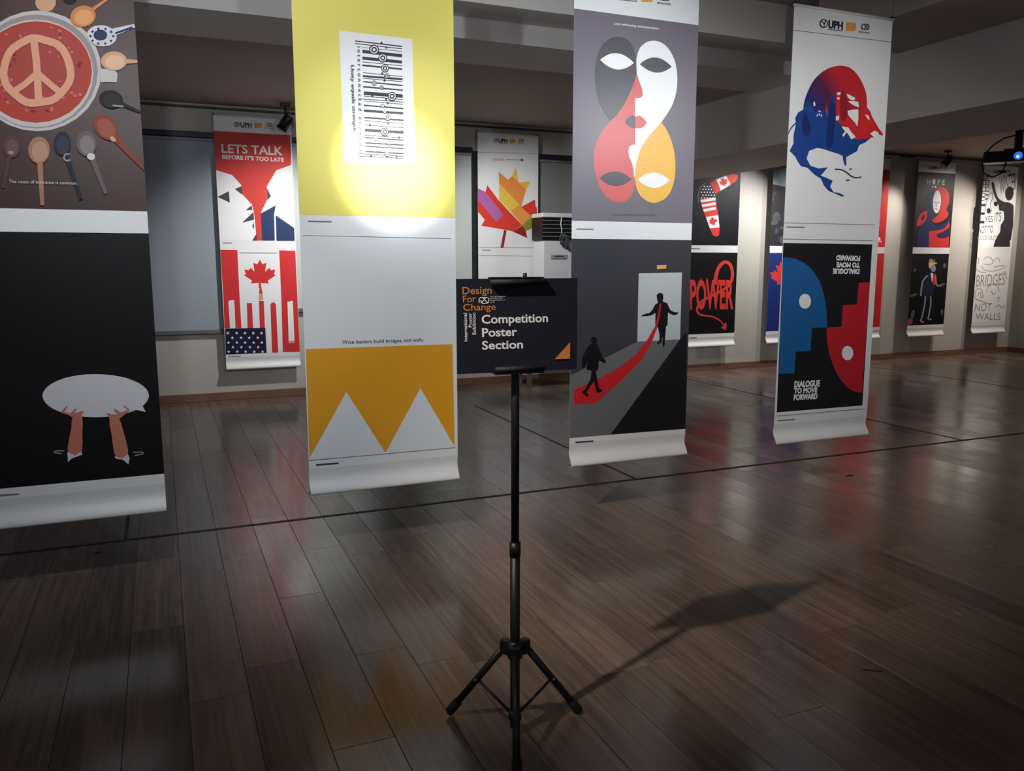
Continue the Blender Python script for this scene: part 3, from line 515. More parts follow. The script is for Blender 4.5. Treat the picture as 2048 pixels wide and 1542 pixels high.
ART['b2'] = [
 ('p','u','paper',[(216,2233),(571,2230),(578,1638),(221,1632)]),
 ('p','u','barcode',[(290,2196),(519,2194),(519,2188),(289,2191)]),
 ('p','u','barcode',[(289,2184),(519,2182),(519,2178),(289,2180)]),
 ('p','u','barcode',[(325,2169),(519,2169),(519,2166),(325,2167)]),
 ('p','u','barcode',[(324,2157),(519,2155),(518,2140),(324,2142)]),
 ('p','u','barcode',[(323,2126),(518,2125),(518,2111),(323,2112)]),
 ('p','u','barcode',[(323,2103),(519,2102),(519,2099),(323,2100)]),
 ('p','u','barcode',[(322,2090),(519,2089),(518,2081),(322,2082)]),
 ('p','u','barcode',[(324,2054),(519,2052),(519,2049),(324,2051)]),
 ('p','u','barcode',[(323,2041),(519,2043),(519,2033),(323,2032)]),
 ('p','u','barcode',[(324,2028),(519,2028),(519,2025),(324,2025)]),
 ('p','u','barcode',[(324,2014),(519,2012),(518,2006),(324,2008)]),
 ('p','u','barcode',[(323,1991),(519,1990),(519,1984),(323,1984)]),
 ('p','u','barcode',[(326,1966),(518,1967),(518,1951),(325,1950)]),
 ('p','u','barcode',[(325,1946),(518,1944),(518,1941),(325,1943)]),
 ('p','u','barcode',[(297,1932),(520,1932),(520,1929),(297,1929)]),
 ('p','u','barcode',[(322,1923),(520,1922),(520,1919),(321,1921)]),
 ('p','u','barcode',[(324,1905),(519,1904),(519,1897),(324,1899)]),
 ('p','u','barcode',[(323,1883),(519,1883),(519,1872),(323,1871)]),
 ('p','u','barcode',[(325,1849),(520,1849),(520,1841),(324,1841)]),
 ('p','u','barcode',[(324,1833),(519,1830),(519,1827),(324,1830)]),
 ('p','u','barcode',[(326,1812),(519,1810),(519,1807),(326,1809)]),
 ('p','u','barcode',[(325,1793),(519,1794),(518,1780),(325,1780)]),
 ('p','u','barcode',[(324,1765),(518,1762),(518,1759),(324,1762)]),
 ('p','u','barcode',[(326,1755),(519,1753),(519,1747),(326,1749)]),
 ('p','u','barcode',[(325,1730),(519,1730),(519,1723),(325,1724)]),
 ('p','u','barcode',[(325,1714),(519,1712),(518,1707),(324,1709)]),
 ('p','u','barcode',[(326,1690),(518,1689),(518,1682),(326,1683)]),
 ('p','u','barcode',[(293,1676),(518,1674),(518,1671),(293,1673)]),
 ('p','u','barcode',[(293,1665),(518,1664),(517,1661),(292,1662)]),
 ('p','u','paper',[(404,2164),(402,2154),(395,2145),(385,2140),(374,2139),(365,2142),(358,2150),(356,2159),(359,2169),(366,2178),(375,2183),(386,2184),(396,2181),(402,2174)]),
 ('s','u','barcode',[(399,2163),(397,2156),(392,2149),(384,2145),(375,2144),(368,2147),(363,2152),(361,2160),(363,2168),(369,2174),(376,2179),(385,2179),(392,2177),(397,2171),(399,2163)],[(405,2164),(402,2154),(395,2145),(385,2140),(374,2139),(364,2142),(358,2150),(356,2159),(358,2170),(365,2178),(375,2184),(386,2185),(396,2181),(402,2174),(405,2164)]),
 ('s','u','barcode',[(387,2162),(386,2158),(382,2156),(378,2155),(374,2157),(373,2161),(375,2165),(378,2168),(382,2168),(386,2166),(387,2162)],[(395,2163),(392,2155),(384,2149),(375,2148),(368,2153),(366,2160),(369,2169),(376,2174),(385,2175),(392,2171),(395,2163)]),
 ('p','u','paper',[(444,2130),(442,2121),(435,2113),(426,2108),(416,2107),(407,2110),(401,2117),(399,2126),(402,2135),(408,2143),(417,2148),(427,2149),(436,2146),(442,2139)]),
 ('s','u','barcode',[(439,2129),(437,2122),(432,2116),(425,2112),(417,2112),(410,2114),(406,2119),(404,2126),(406,2134),(411,2140),(418,2143),(426,2144),(433,2142),(438,2136),(439,2129)],[(444,2130),(442,2121),(435,2113),(426,2108),(416,2107),(407,2110),(401,2117),(399,2126),(402,2135),(408,2143),(417,2148),(427,2149),(436,2146),(442,2139),(444,2130)]),
 ('s','u','barcode',[(428,2128),(427,2125),(423,2122),(420,2122),(416,2124),(415,2127),(417,2131),(420,2133),(424,2134),(427,2132),(428,2128)],[(435,2129),(432,2121),(426,2116),(417,2116),(411,2120),(408,2127),(411,2134),(418,2139),(426,2140),(433,2136),(435,2129)]),
 ('p','u','paper',[(451,2082),(449,2074),(443,2067),(436,2063),(427,2062),(419,2065),(414,2071),(412,2079),(414,2087),(420,2094),(428,2098),(436,2099),(444,2096),(449,2090)]),
 ('s','u','barcode',[(447,2082),(445,2076),(441,2070),(435,2067),(428,2066),(422,2069),(418,2073),(416,2079),(418,2086),(422,2091),(428,2094),(435,2095),(441,2093),(446,2088),(447,2082)],[(451,2082),(449,2074),(444,2067),(436,2063),(427,2062),(419,2065),(414,2071),(412,2079),(414,2087),(420,2094),(428,2098),(436,2099),(444,2096),(450,2090),(451,2082)]),
 ('s','u','barcode',[(437,2081),(436,2078),(433,2076),(430,2075),(427,2077),(426,2080),(427,2083),(430,2085),(433,2086),(436,2084),(437,2081)],[(443,2082),(441,2075),(435,2070),(428,2070),(422,2073),(420,2080),(422,2086),(428,2091),(435,2091),(441,2088),(443,2082)]),
 ('p','u','paper',[(454,2046),(452,2041),(448,2036),(442,2033),(436,2032),(431,2034),(427,2039),(426,2044),(427,2050),(431,2055),(437,2058),(443,2058),(449,2056),(452,2052)]),
 ('s','u','barcode',[(451,2046),(449,2042),(446,2038),(442,2035),(437,2035),(433,2037),(430,2040),(429,2044),(430,2049),(433,2053),(437,2055),(442,2056),(447,2054),(450,2051),(451,2046)],[(454,2047),(452,2041),(448,2036),(442,2033),(436,2032),(430,2034),(427,2038),(425,2044),(427,2050),(431,2055),(437,2058),(443,2059),(449,2056),(453,2052),(454,2047)]),
 ('s','u','barcode',[(444,2046),(443,2043),(441,2042),(438,2042),(436,2043),(436,2045),(436,2047),(438,2049),(441,2049),(443,2048),(444,2046)],[(448,2046),(446,2041),(442,2038),(437,2038),(433,2040),(431,2045),(433,2049),(437,2053),(442,2053),(447,2051),(448,2046)]),
 ('p','u','paper',[(389,2009),(387,2004),(384,2000),(379,1997),(373,1997),(368,1998),(365,2002),(364,2007),(365,2012),(369,2017),(374,2020),(379,2020),(384,2018),(388,2014)]),
 ('s','u','barcode',[(386,2009),(385,2005),(382,2002),(378,1999),(374,1999),(370,2001),(367,2004),(366,2007),(368,2012),(370,2015),(374,2017),(379,2017),(382,2016),(385,2013),(386,2009)],[(389,2009),(387,2004),(384,2000),(379,1997),(373,1996),(368,1998),(365,2002),(364,2007),(365,2013),(369,2017),(374,2020),(379,2020),(384,2018),(388,2014),(389,2009)]),
 ('s','u','barcode',[(380,2009),(379,2007),(377,2005),(375,2005),(373,2006),(373,2008),(373,2010),(375,2011),(377,2012),(379,2010),(380,2009)],[(384,2009),(382,2005),(378,2002),(374,2001),(370,2004),(369,2008),(370,2012),(374,2015),(379,2015),(382,2013),(384,2009)]),
 ('p','u','paper',[(423,1991),(422,1987),(419,1983),(415,1981),(410,1981),(406,1982),(403,1985),(402,1990),(403,1994),(406,1998),(410,2000),(415,2000),(419,1999),(422,1995)]),
 ('s','u','barcode',[(421,1991),(420,1988),(417,1985),(414,1983),(410,1983),(407,1984),(405,1987),(404,1990),(405,1993),(407,1996),(411,1998),(414,1998),(418,1997),(420,1994),(421,1991)],[(423,1991),(422,1987),(419,1983),(415,1981),(410,1980),(406,1982),(403,1985),(402,1990),(403,1994),(406,1998),(410,2000),(415,2000),(419,1999),(422,1996),(423,1991)]),
 ('s','u','barcode',[(415,1991),(415,1989),(413,1988),(411,1988),(410,1989),(409,1990),(410,1992),(412,1993),(413,1993),(415,1992),(415,1991)],[(419,1991),(417,1987),(414,1985),(410,1985),(407,1987),(406,1990),(407,1994),(411,1996),(415,1996),(418,1994),(419,1991)]),
 ('p','u','paper',[(486,1954),(484,1945),(477,1937),(468,1932),(458,1931),(449,1935),(443,1942),(441,1951),(443,1960),(450,1968),(459,1973),(469,1974),(478,1970),(484,1963)]),
 ('s','u','barcode',[(481,1954),(479,1947),(474,1940),(467,1937),(459,1936),(452,1939),(447,1944),(446,1951),(448,1959),(453,1965),(460,1968),(468,1969),(475,1966),(480,1961),(481,1954)],[(486,1954),(484,1945),(477,1937),(468,1932),(458,1931),(449,1935),(443,1942),(441,1951),(443,1960),(450,1968),(459,1973),(469,1974),(478,1970),(484,1963),(486,1954)]),
 ('s','u','barcode',[(470,1953),(469,1949),(465,1947),(461,1947),(458,1949),(457,1952),(458,1956),(462,1958),(466,1958),(469,1957),(470,1953)],[(477,1954),(474,1946),(467,1941),(459,1940),(452,1944),(450,1952),(453,1959),(460,1964),(468,1965),(475,1961),(477,1954)]),
 ('p','u','paper',[(425,1906),(424,1902),(420,1898),(416,1896),(412,1896),(407,1897),(404,1901),(404,1905),(405,1909),(408,1913),(412,1915),(417,1916),(421,1914),(424,1911)]),
 ('s','u','barcode',[(422,1906),(421,1903),(419,1900),(416,1898),(412,1898),(409,1899),(407,1902),(406,1905),(407,1909),(409,1911),(412,1913),(416,1913),(419,1912),(422,1910),(422,1906)],[(425,1906),(424,1902),(421,1898),(416,1896),(411,1896),(407,1897),(404,1901),(403,1905),(405,1909),(408,1913),(412,1915),(417,1916),(421,1914),(424,1911),(425,1906)]),
 ('s','u','barcode',[(417,1906),(416,1904),(415,1903),(413,1903),(412,1904),(411,1905),(412,1907),(413,1908),(415,1908),(417,1908),(417,1906)],[(420,1906),(419,1903),(416,1900),(412,1900),(409,1902),(408,1905),(409,1909),(412,1911),(416,1911),(419,1910),(420,1906)]),
 ('p','u','paper',[(434,1881),(433,1876),(431,1873),(427,1871),(422,1871),(418,1872),(416,1875),(415,1879),(416,1883),(419,1887),(423,1889),(427,1889),(431,1888),(434,1884)]),
 ('s','u','barcode',[(432,1880),(431,1877),(429,1874),(426,1873),(423,1873),(420,1874),(418,1876),(417,1879),(418,1883),(420,1885),(423,1887),(426,1887),(430,1886),(432,1883),(432,1880)],[(435,1881),(433,1876),(431,1873),(427,1871),(422,1870),(418,1872),(415,1875),(415,1879),(416,1883),(419,1887),(423,1889),(427,1889),(431,1888),(434,1885),(435,1881)]),
 ('s','u','barcode',[(427,1880),(427,1878),(425,1877),(424,1877),(422,1878),(422,1880),(422,1881),(424,1882),(426,1882),(427,1882),(427,1880)],[(431,1880),(429,1877),(426,1875),(423,1874),(420,1876),(419,1879),(420,1883),(423,1885),(427,1885),(429,1883),(431,1880)]),
 ('p','u','paper',[(454,1852),(453,1846),(448,1840),(442,1837),(435,1837),(429,1839),(425,1844),(423,1850),(425,1857),(429,1862),(436,1865),(443,1866),(449,1863),(453,1859)]),
 ('s','u','barcode',[(451,1852),(450,1847),(446,1843),(441,1840),(436,1840),(431,1842),(428,1846),(427,1851),(428,1856),(431,1860),(436,1862),(442,1863),(447,1861),(450,1857),(451,1852)],[(455,1852),(453,1846),(448,1840),(442,1837),(435,1837),(429,1839),(424,1844),(423,1850),(425,1857),(429,1862),(436,1866),(443,1866),(449,1864),(453,1859),(455,1852)]),
 ('s','u','barcode',[(443,1852),(442,1849),(440,1847),(437,1847),(435,1849),(434,1851),(435,1854),(438,1855),(440,1855),(442,1854),(443,1852)],[(448,1852),(446,1847),(441,1843),(436,1843),(431,1846),(429,1851),(431,1856),(436,1860),(442,1860),(446,1857),(448,1852)]),
 ('p','u','paper',[(444,1785),(441,1776),(435,1768),(427,1764),(417,1764),(409,1767),(403,1774),(401,1782),(403,1791),(409,1798),(418,1803),(427,1803),(436,1800),(442,1793)]),
 ('s','u','barcode',[(439,1784),(437,1778),(432,1772),(426,1768),(418,1768),(412,1771),(407,1776),(406,1782),(408,1789),(412,1795),(419,1798),(426,1799),(433,1796),(437,1791),(439,1784)],[(444,1785),(441,1776),(435,1768),(427,1764),(417,1763),(409,1767),(403,1773),(401,1782),(403,1791),(409,1799),(418,1803),(428,1804),(436,1800),(442,1793),(444,1785)]),
 ('s','u','barcode',[(428,1784),(427,1780),(424,1778),(420,1778),(417,1780),(416,1783),(417,1787),(421,1789),(424,1789),(427,1787),(428,1784)],[(435,1784),(432,1777),(426,1772),(418,1772),(412,1776),(410,1783),(412,1790),(419,1795),(427,1795),(433,1791),(435,1784)]),
 ('p','u','paper',[(387,1748),(386,1744),(383,1741),(379,1739),(375,1738),(371,1740),(368,1743),(367,1747),(368,1751),(371,1755),(375,1757),(379,1757),(383,1755),(386,1752)]),
 ('s','u','barcode',[(385,1748),(384,1745),(382,1742),(378,1741),(375,1740),(372,1742),(370,1744),(369,1747),(370,1750),(372,1753),(375,1755),(379,1755),(382,1754),(384,1751),(385,1748)],[(387,1748),(386,1744),(383,1741),(379,1739),(374,1738),(371,1740),(368,1743),(367,1747),(368,1751),(371,1755),(375,1757),(379,1757),(383,1755),(386,1752),(387,1748)]),
 ('s','u','barcode',[(380,1748),(379,1746),(378,1745),(376,1745),(375,1746),(374,1748),(375,1749),(376,1750),(378,1750),(379,1749),(380,1748)],[(383,1748),(382,1745),(379,1742),(375,1742),(372,1744),(371,1747),(372,1751),(375,1753),(379,1753),(382,1751),(383,1748)]),
 ('p','u','paper',[(453,1734),(451,1729),(448,1724),(442,1722),(437,1722),(432,1724),(428,1728),(427,1733),(428,1738),(432,1743),(437,1745),(443,1746),(448,1743),(451,1739)]),
 ('s','u','barcode',[(450,1734),(449,1730),(446,1726),(442,1724),(437,1724),(433,1726),(431,1729),(430,1733),(431,1737),(434,1741),(438,1743),(442,1743),(446,1741),(449,1738),(450,1734)],[(453,1734),(451,1729),(448,1724),(442,1722),(437,1721),(431,1724),(428,1728),(427,1733),(428,1738),(432,1743),(437,1745),(443,1746),(448,1744),(452,1739),(453,1734)]),
 ('s','u','barcode',[(443,1734),(443,1732),(441,1730),(439,1730),(437,1731),(436,1733),(437,1735),(439,1737),(441,1737),(443,1736),(443,1734)],[(447,1734),(446,1730),(442,1727),(437,1726),(433,1729),(432,1733),(434,1737),(438,1740),(442,1741),(446,1738),(447,1734)]),
 ('p','u','paper',[(425,1716),(424,1712),(421,1709),(417,1707),(413,1707),(409,1708),(406,1711),(406,1715),(407,1720),(409,1723),(413,1725),(418,1725),(422,1724),(425,1720)]),
 ('s','u','barcode',[(423,1716),(422,1713),(420,1710),(417,1709),(414,1709),(411,1710),(408,1712),(408,1716),(409,1719),(411,1721),(414,1723),(417,1723),(420,1722),(423,1719),(423,1716)],[(426,1716),(424,1712),(422,1709),(417,1707),(413,1707),(409,1708),(406,1711),(405,1715),(407,1720),(409,1723),(413,1725),(418,1725),(422,1724),(425,1721),(426,1716)]),
 ('s','u','barcode',[(418,1716),(418,1714),(416,1713),(415,1713),(413,1714),(413,1716),(413,1717),(415,1718),(416,1719),(418,1718),(418,1716)],[(421,1716),(420,1713),(417,1711),(414,1710),(411,1712),(410,1716),(411,1719),(414,1721),(417,1721),(420,1720),(421,1716)]),
 ('p','u','paper',[(446,1681),(445,1675),(440,1670),(435,1667),(428,1667),(423,1669),(419,1673),(418,1679),(419,1685),(423,1690),(429,1693),(435,1693),(441,1691),(445,1686)]),
 ('s','u','barcode',[(443,1680),(442,1676),(439,1672),(434,1670),(429,1669),(425,1671),(422,1675),(421,1679),(422,1684),(425,1688),(430,1690),(435,1690),(439,1688),(442,1685),(443,1680)],[(446,1681),(445,1675),(441,1670),(435,1667),(428,1666),(423,1669),(419,1673),(417,1679),(419,1685),(423,1690),(429,1693),(435,1693),(441,1691),(445,1686),(446,1681)]),
 ('s','u','barcode',[(436,1680),(435,1678),(433,1676),(430,1676),(428,1677),(428,1680),(429,1682),(431,1683),(433,1684),(435,1682),(436,1680)],[(440,1680),(439,1675),(434,1672),(429,1672),(425,1675),(423,1679),(425,1684),(429,1687),(435,1688),(439,1685),(440,1680)]),
 ('p','u','barcode',[(421,2196),(420,2193),(416,2191),(412,2192),(411,2195),(412,2199),(416,2201),(420,2200)]),
 ('p','u','barcode',[(443,2178),(441,2174),(437,2173),(434,2174),(432,2177),(434,2180),(438,2182),(441,2181)]),
 ('p','u','barcode',[(421,2056),(420,2052),(416,2050),(412,2051),(411,2055),(413,2058),(416,2060),(420,2059)]),
 ('p','u','barcode',[(432,2025),(430,2022),(426,2020),(423,2021),(421,2024),(423,2028),(427,2030),(430,2029)]),
 ('p','u','barcode',[(370,1948),(368,1944),(364,1942),(361,1944),(359,1947),(361,1950),(365,1952),(368,1951)]),
 ('p','u','barcode',[(437,1937),(435,1933),(432,1931),(428,1933),(427,1936),(428,1939),(432,1941),(436,1940)]),
 ('p','u','barcode',[(446,1920),(444,1916),(440,1915),(437,1916),(435,1919),(437,1923),(440,1924),(444,1923)]),
 ('p','u','barcode',[(446,1825),(444,1821),(440,1820),(437,1821),(435,1824),(437,1828),(441,1830),(444,1828)]),
 ('p','u','barcode',[(355,1812),(353,1809),(350,1807),(346,1808),(345,1812),(346,1815),(350,1817),(354,1816)]),
 ('p','u','barcode',[(499,1762),(497,1758),(494,1756),(490,1758),(488,1761),(490,1765),(494,1766),(498,1765)]),
 ('p','u','barcode',[(356,1667),(355,1663),(351,1662),(347,1663),(346,1666),(348,1670),(351,1672),(355,1670)]),
 ('p','u','barcode',[(485,1671),(483,1667),(480,1666),(476,1667),(474,1671),(476,1674),(480,1676),(484,1675)]),
 ('t', 'u', 'barcode', 'i n t e r c o n n e c t e d   e c o n o m y', [(297, 2169), (294, 1683), (315, 2170)], 0.0),
 ('t', 'u', 'barcode', 'Unity equals strength', [(263, 2081), (267, 1778), (280, 2081)], 0.0),
 ('p','h','caption',[(10,1282),(761,1275),(761,1272),(10,1280)]),
 ('s','h','caption',[(39,1345),(150,1345)],[(39,1351),(151,1351)]),
 ('p','l','mustard',[(6,734),(762,729),(768,177),(3,180)]),
 ('p','l','paper_gray',[(4,188),(198,510),(390,179)]),
 ('p','l','paper_gray',[(390,179),(583,506),(766,182)]),
 ('p','l','paper_gray',[(4,191),(390,183),(390,171),(3,180)]),
 ('p','l','paper_gray',[(390,183),(769,185),(768,175),(390,175)]),
 ('t', 'l', 'barcode', 'Wise leaders build bridges, not walls', [(184, 752), (602, 749), (185, 770)], 0.012),
 ('p','h','caption',[(3,178),(768,175),(768,173),(3,176)]),
 ('s','h','barcode',[(35,147),(148,146)],[(35,155),(147,153)]),
]
ART['b3'] = [
 ('t', 'u', 'paper', 'Love embracing multinationalism.', [(242, 2418), (529, 2421), (243, 2430)], 0.01),
 ('p','u','charcoal',[(228,1915),(212,1932),(189,1958),(169,1984),(156,2009),(146,2035),(139,2063),(133,2094),(129,2127),(127,2158),(129,2187),(134,2214),(140,2239),(149,2263),(160,2286),(172,2306),(187,2321),(203,2334),(219,2344),(235,2351),(251,2355),(267,2357),(284,2358),(300,2356),(316,2352),(330,2345),(344,2335),(356,2324),(364,2310),(371,2294),(377,2277),(381,2258),(384,2239),(386,2221),(387,2205),(388,2190),(389,2180),(384,2165),(378,2143),(371,2122),(364,2104),(356,2088),(347,2071),(337,2051),(326,2031),(314,2011),(301,1991),(286,1972),(271,1954),(255,1938),(239,1924),(228,1915)]),
 ('p','u','coral',[(389,2180),(384,2165),(378,2143),(371,2122),(364,2104),(356,2088),(347,2071),(337,2051),(326,2031),(314,2011),(301,1991),(286,1972),(271,1954),(255,1938),(239,1924),(228,1915),(221,1909),(211,1900),(200,1888),(187,1874),(174,1856),(162,1837),(151,1816),(141,1793),(134,1770),(130,1748),(127,1726),(128,1704),(130,1680),(135,1655),(141,1630),(150,1604),(160,1579),(172,1556),(185,1537),(200,1521),(217,1507),(236,1496),(257,1488),(277,1484),(294,1482),(311,1484),(326,1489),(343,1497),(358,1507),(371,1520),(380,1536),(386,1554),(390,1572),(390,1592),(387,1613),(385,1627),(384,1639),(382,1657),(379,1673),(375,1685),(371,1696),(366,1706),(361,1717),(355,1728),(350,1739),(348,1752),(347,1765),(348,1777),(352,1785),(357,1791),(363,1795),(372,1798),(382,1799),(389,1800),(382,2047),(393,2048),(408,2050),(420,2054),(426,2059),(429,2066),(430,2074),(429,2084),(427,2094),(423,2105),(418,2117),(411,2128),(405,2141),(399,2155),(393,2170),(389,2180)]),
 ('p','u','white',[(389,2180),(388,2196),(386,2218),(385,2237),(385,2250),(386,2259),(389,2270),(392,2284),(398,2298),(405,2312),(416,2325),(430,2336),(444,2346),(460,2353),(477,2357),(494,2360),(511,2360),(528,2358),(544,2354),(561,2347),(576,2338),(591,2326),(605,2311),(618,2294),(629,2276),(638,2255),(644,2233),(650,2211),(653,2189),(654,2167),(654,2144),(652,2119),(648,2093),(641,2068),(632,2044),(621,2021),(607,1998),(589,1973),(570,1949),(556,1931),(543,1919),(526,1901),(508,1882),(491,1865),(475,1847),(459,1829),(444,1810),(431,1790),(420,1768),(411,1743),(403,1716),(397,1691),(393,1665),(390,1640),(388,1623),(385,1627),(384,1639),(382,1657),(379,1673),(375,1685),(371,1696),(366,1706),(361,1717),(355,1728),(350,1739),(348,1752),(347,1765),(348,1777),(352,1785),(357,1791),(363,1795),(372,1798),(382,1799),(389,1800),(382,2047),(393,2048),(408,2050),(420,2054),(426,2059),(429,2066),(430,2074),(429,2084),(427,2094),(423,2105),(418,2117),(411,2128),(405,2141),(399,2155),(393,2170),(389,2180)]),
 ('p','u','amber',[(388,1623),(393,1605),(399,1579),(407,1556),(419,1538),(432,1522),(447,1510),(466,1500),(486,1492),(505,1487),(519,1486),(532,1487),(546,1491),(564,1497),(584,1506),(602,1519),(618,1536),(632,1557),(642,1581),(650,1606),(655,1633),(658,1659),(658,1685),(657,1711),(654,1737),(649,1763),(643,1788),(634,1813),(625,1836),(613,1859),(601,1879),(585,1900),(568,1918),(556,1931),(543,1919),(526,1901),(508,1882),(491,1865),(475,1847),(459,1829),(444,1810),(431,1790),(420,1768),(411,1743),(403,1716),(397,1691),(393,1665),(390,1640),(388,1623)]),
 ('p','u','white',[(159,2229),(180,2244),(200,2256),(221,2265),(242,2270),(263,2272),(284,2271),(305,2266),(326,2258),(348,2247),(370,2232),(349,2216),(328,2204),(307,2196),(286,2190),(265,2188),(244,2190),(222,2195),(201,2203),(180,2214)]),
 ('p','u','charcoal',[(407,2229),(427,2245),(448,2257),(468,2265),(488,2271),(509,2273),(530,2272),(551,2267),(572,2259),(593,2248),(615,2233),(594,2219),(574,2208),(553,2200),(532,2195),(511,2193),(491,2195),(470,2199),(449,2206),(428,2216)]),
 ('p','u','charcoal',[(164,1610),(184,1624),(204,1635),(225,1643),(245,1648),(266,1650),(287,1649),(308,1644),(329,1637),(350,1626),(372,1612),(351,1597),(330,1585),(309,1577),(289,1572),(268,1570),(247,1572),(226,1576),(205,1584),(185,1596)]),
 ('p','u','white',[(409,1611),(430,1626),(450,1637),(471,1646),(492,1651),(514,1653),(535,1652),(556,1648),(578,1640),(600,1629),(622,1615),(601,1599),(580,1586),(559,1577),(537,1571),(516,1569),(495,1571),(473,1576),(452,1584),(430,1596)]),
 ('p','u','charcoal',[(321,1916),(327,1925),(336,1936),(345,1945),(354,1950),(362,1953),(370,1954),(376,1953),(381,1951),(385,1950),(387,1887),(382,1887),(376,1887),(369,1888),(360,1891),(350,1894),(341,1899),(333,1905),(326,1912),(321,1916)]),
 ('p','u','coral',[(385,1950),(393,1952),(404,1955),(415,1956),(424,1953),(432,1949),(440,1943),(448,1936),(456,1927),(461,1921),(461,1921),(455,1914),(446,1904),(437,1896),(428,1892),(420,1890),(412,1888),(402,1887),(393,1887),(387,1887)]),
 ('t', 'u', 'charcoal', 'Love embracing multinationalism.', [(258, 1411), (535, 1416), (258, 1421)], 0.0),
 ('s','h','caption',[(28,1331),(134,1331)],[(28,1336),(134,1336)]),
 ('s','h','barcode',[(37,135),(153,133)],[(37,143),(152,141)]),
 ('p','l','ltgray',[(431,1091),(725,1094),(726,702),(432,700)]),
 ('p','l','midgray',[(432,700),(726,702),(266,165),(0,167),(0,524)]),
 ('p','l','nearblack',[(726,702),(772,749),(785,158),(266,165)]),
 ('p','l','flagblue',[(551,1149),(615,1151),(615,1137),(551,1135)]),
 ('p','l','flagyellow',[(551,1136),(615,1138),(616,1117),(552,1114)]),
 ('p','l','black',[(554,964),(564,975),(582,978),(599,970),(601,947),(597,928),(630,917),(642,891),(656,873),(684,863),(707,862),(705,853),(680,844),(648,856),(636,864),(635,785),(625,784),(622,727),(618,664),(606,663),(602,723),(596,691),(574,677),(567,682),(582,701),(581,738),(570,777),(551,776),(550,862),(521,848),(487,845),(461,844),(455,851),(487,860),(509,863),(531,884),(545,910),(566,921),(559,939)]),
 ('p','l','redprint',[(577,916),(588,916),(578,835),(561,768),(526,682),(450,579),(331,479),(165,357),(25,357),(24,442),(178,497),(318,557),(427,628),(502,712),(551,787),(568,854)]),
 ('p','l','black',[(168,717),(166,708),(161,701),(153,697),(144,697),(136,702),(130,709),(128,718),(130,727),(135,734),(143,738),(152,737),(160,733),(166,726)]),
 ('p','l','black',[(124,696),(166,698),(186,662),(203,621),(227,597),(221,582),(196,595),(180,603),(178,549),(162,541),(170,498),(185,441),(212,430),(203,421),(171,414),(160,451),(150,484),(103,425),(122,401),(108,397),(71,422),(94,440),(130,500),(135,545),(103,553),(108,605),(87,565),(71,562),(73,620),(101,675)]),
]
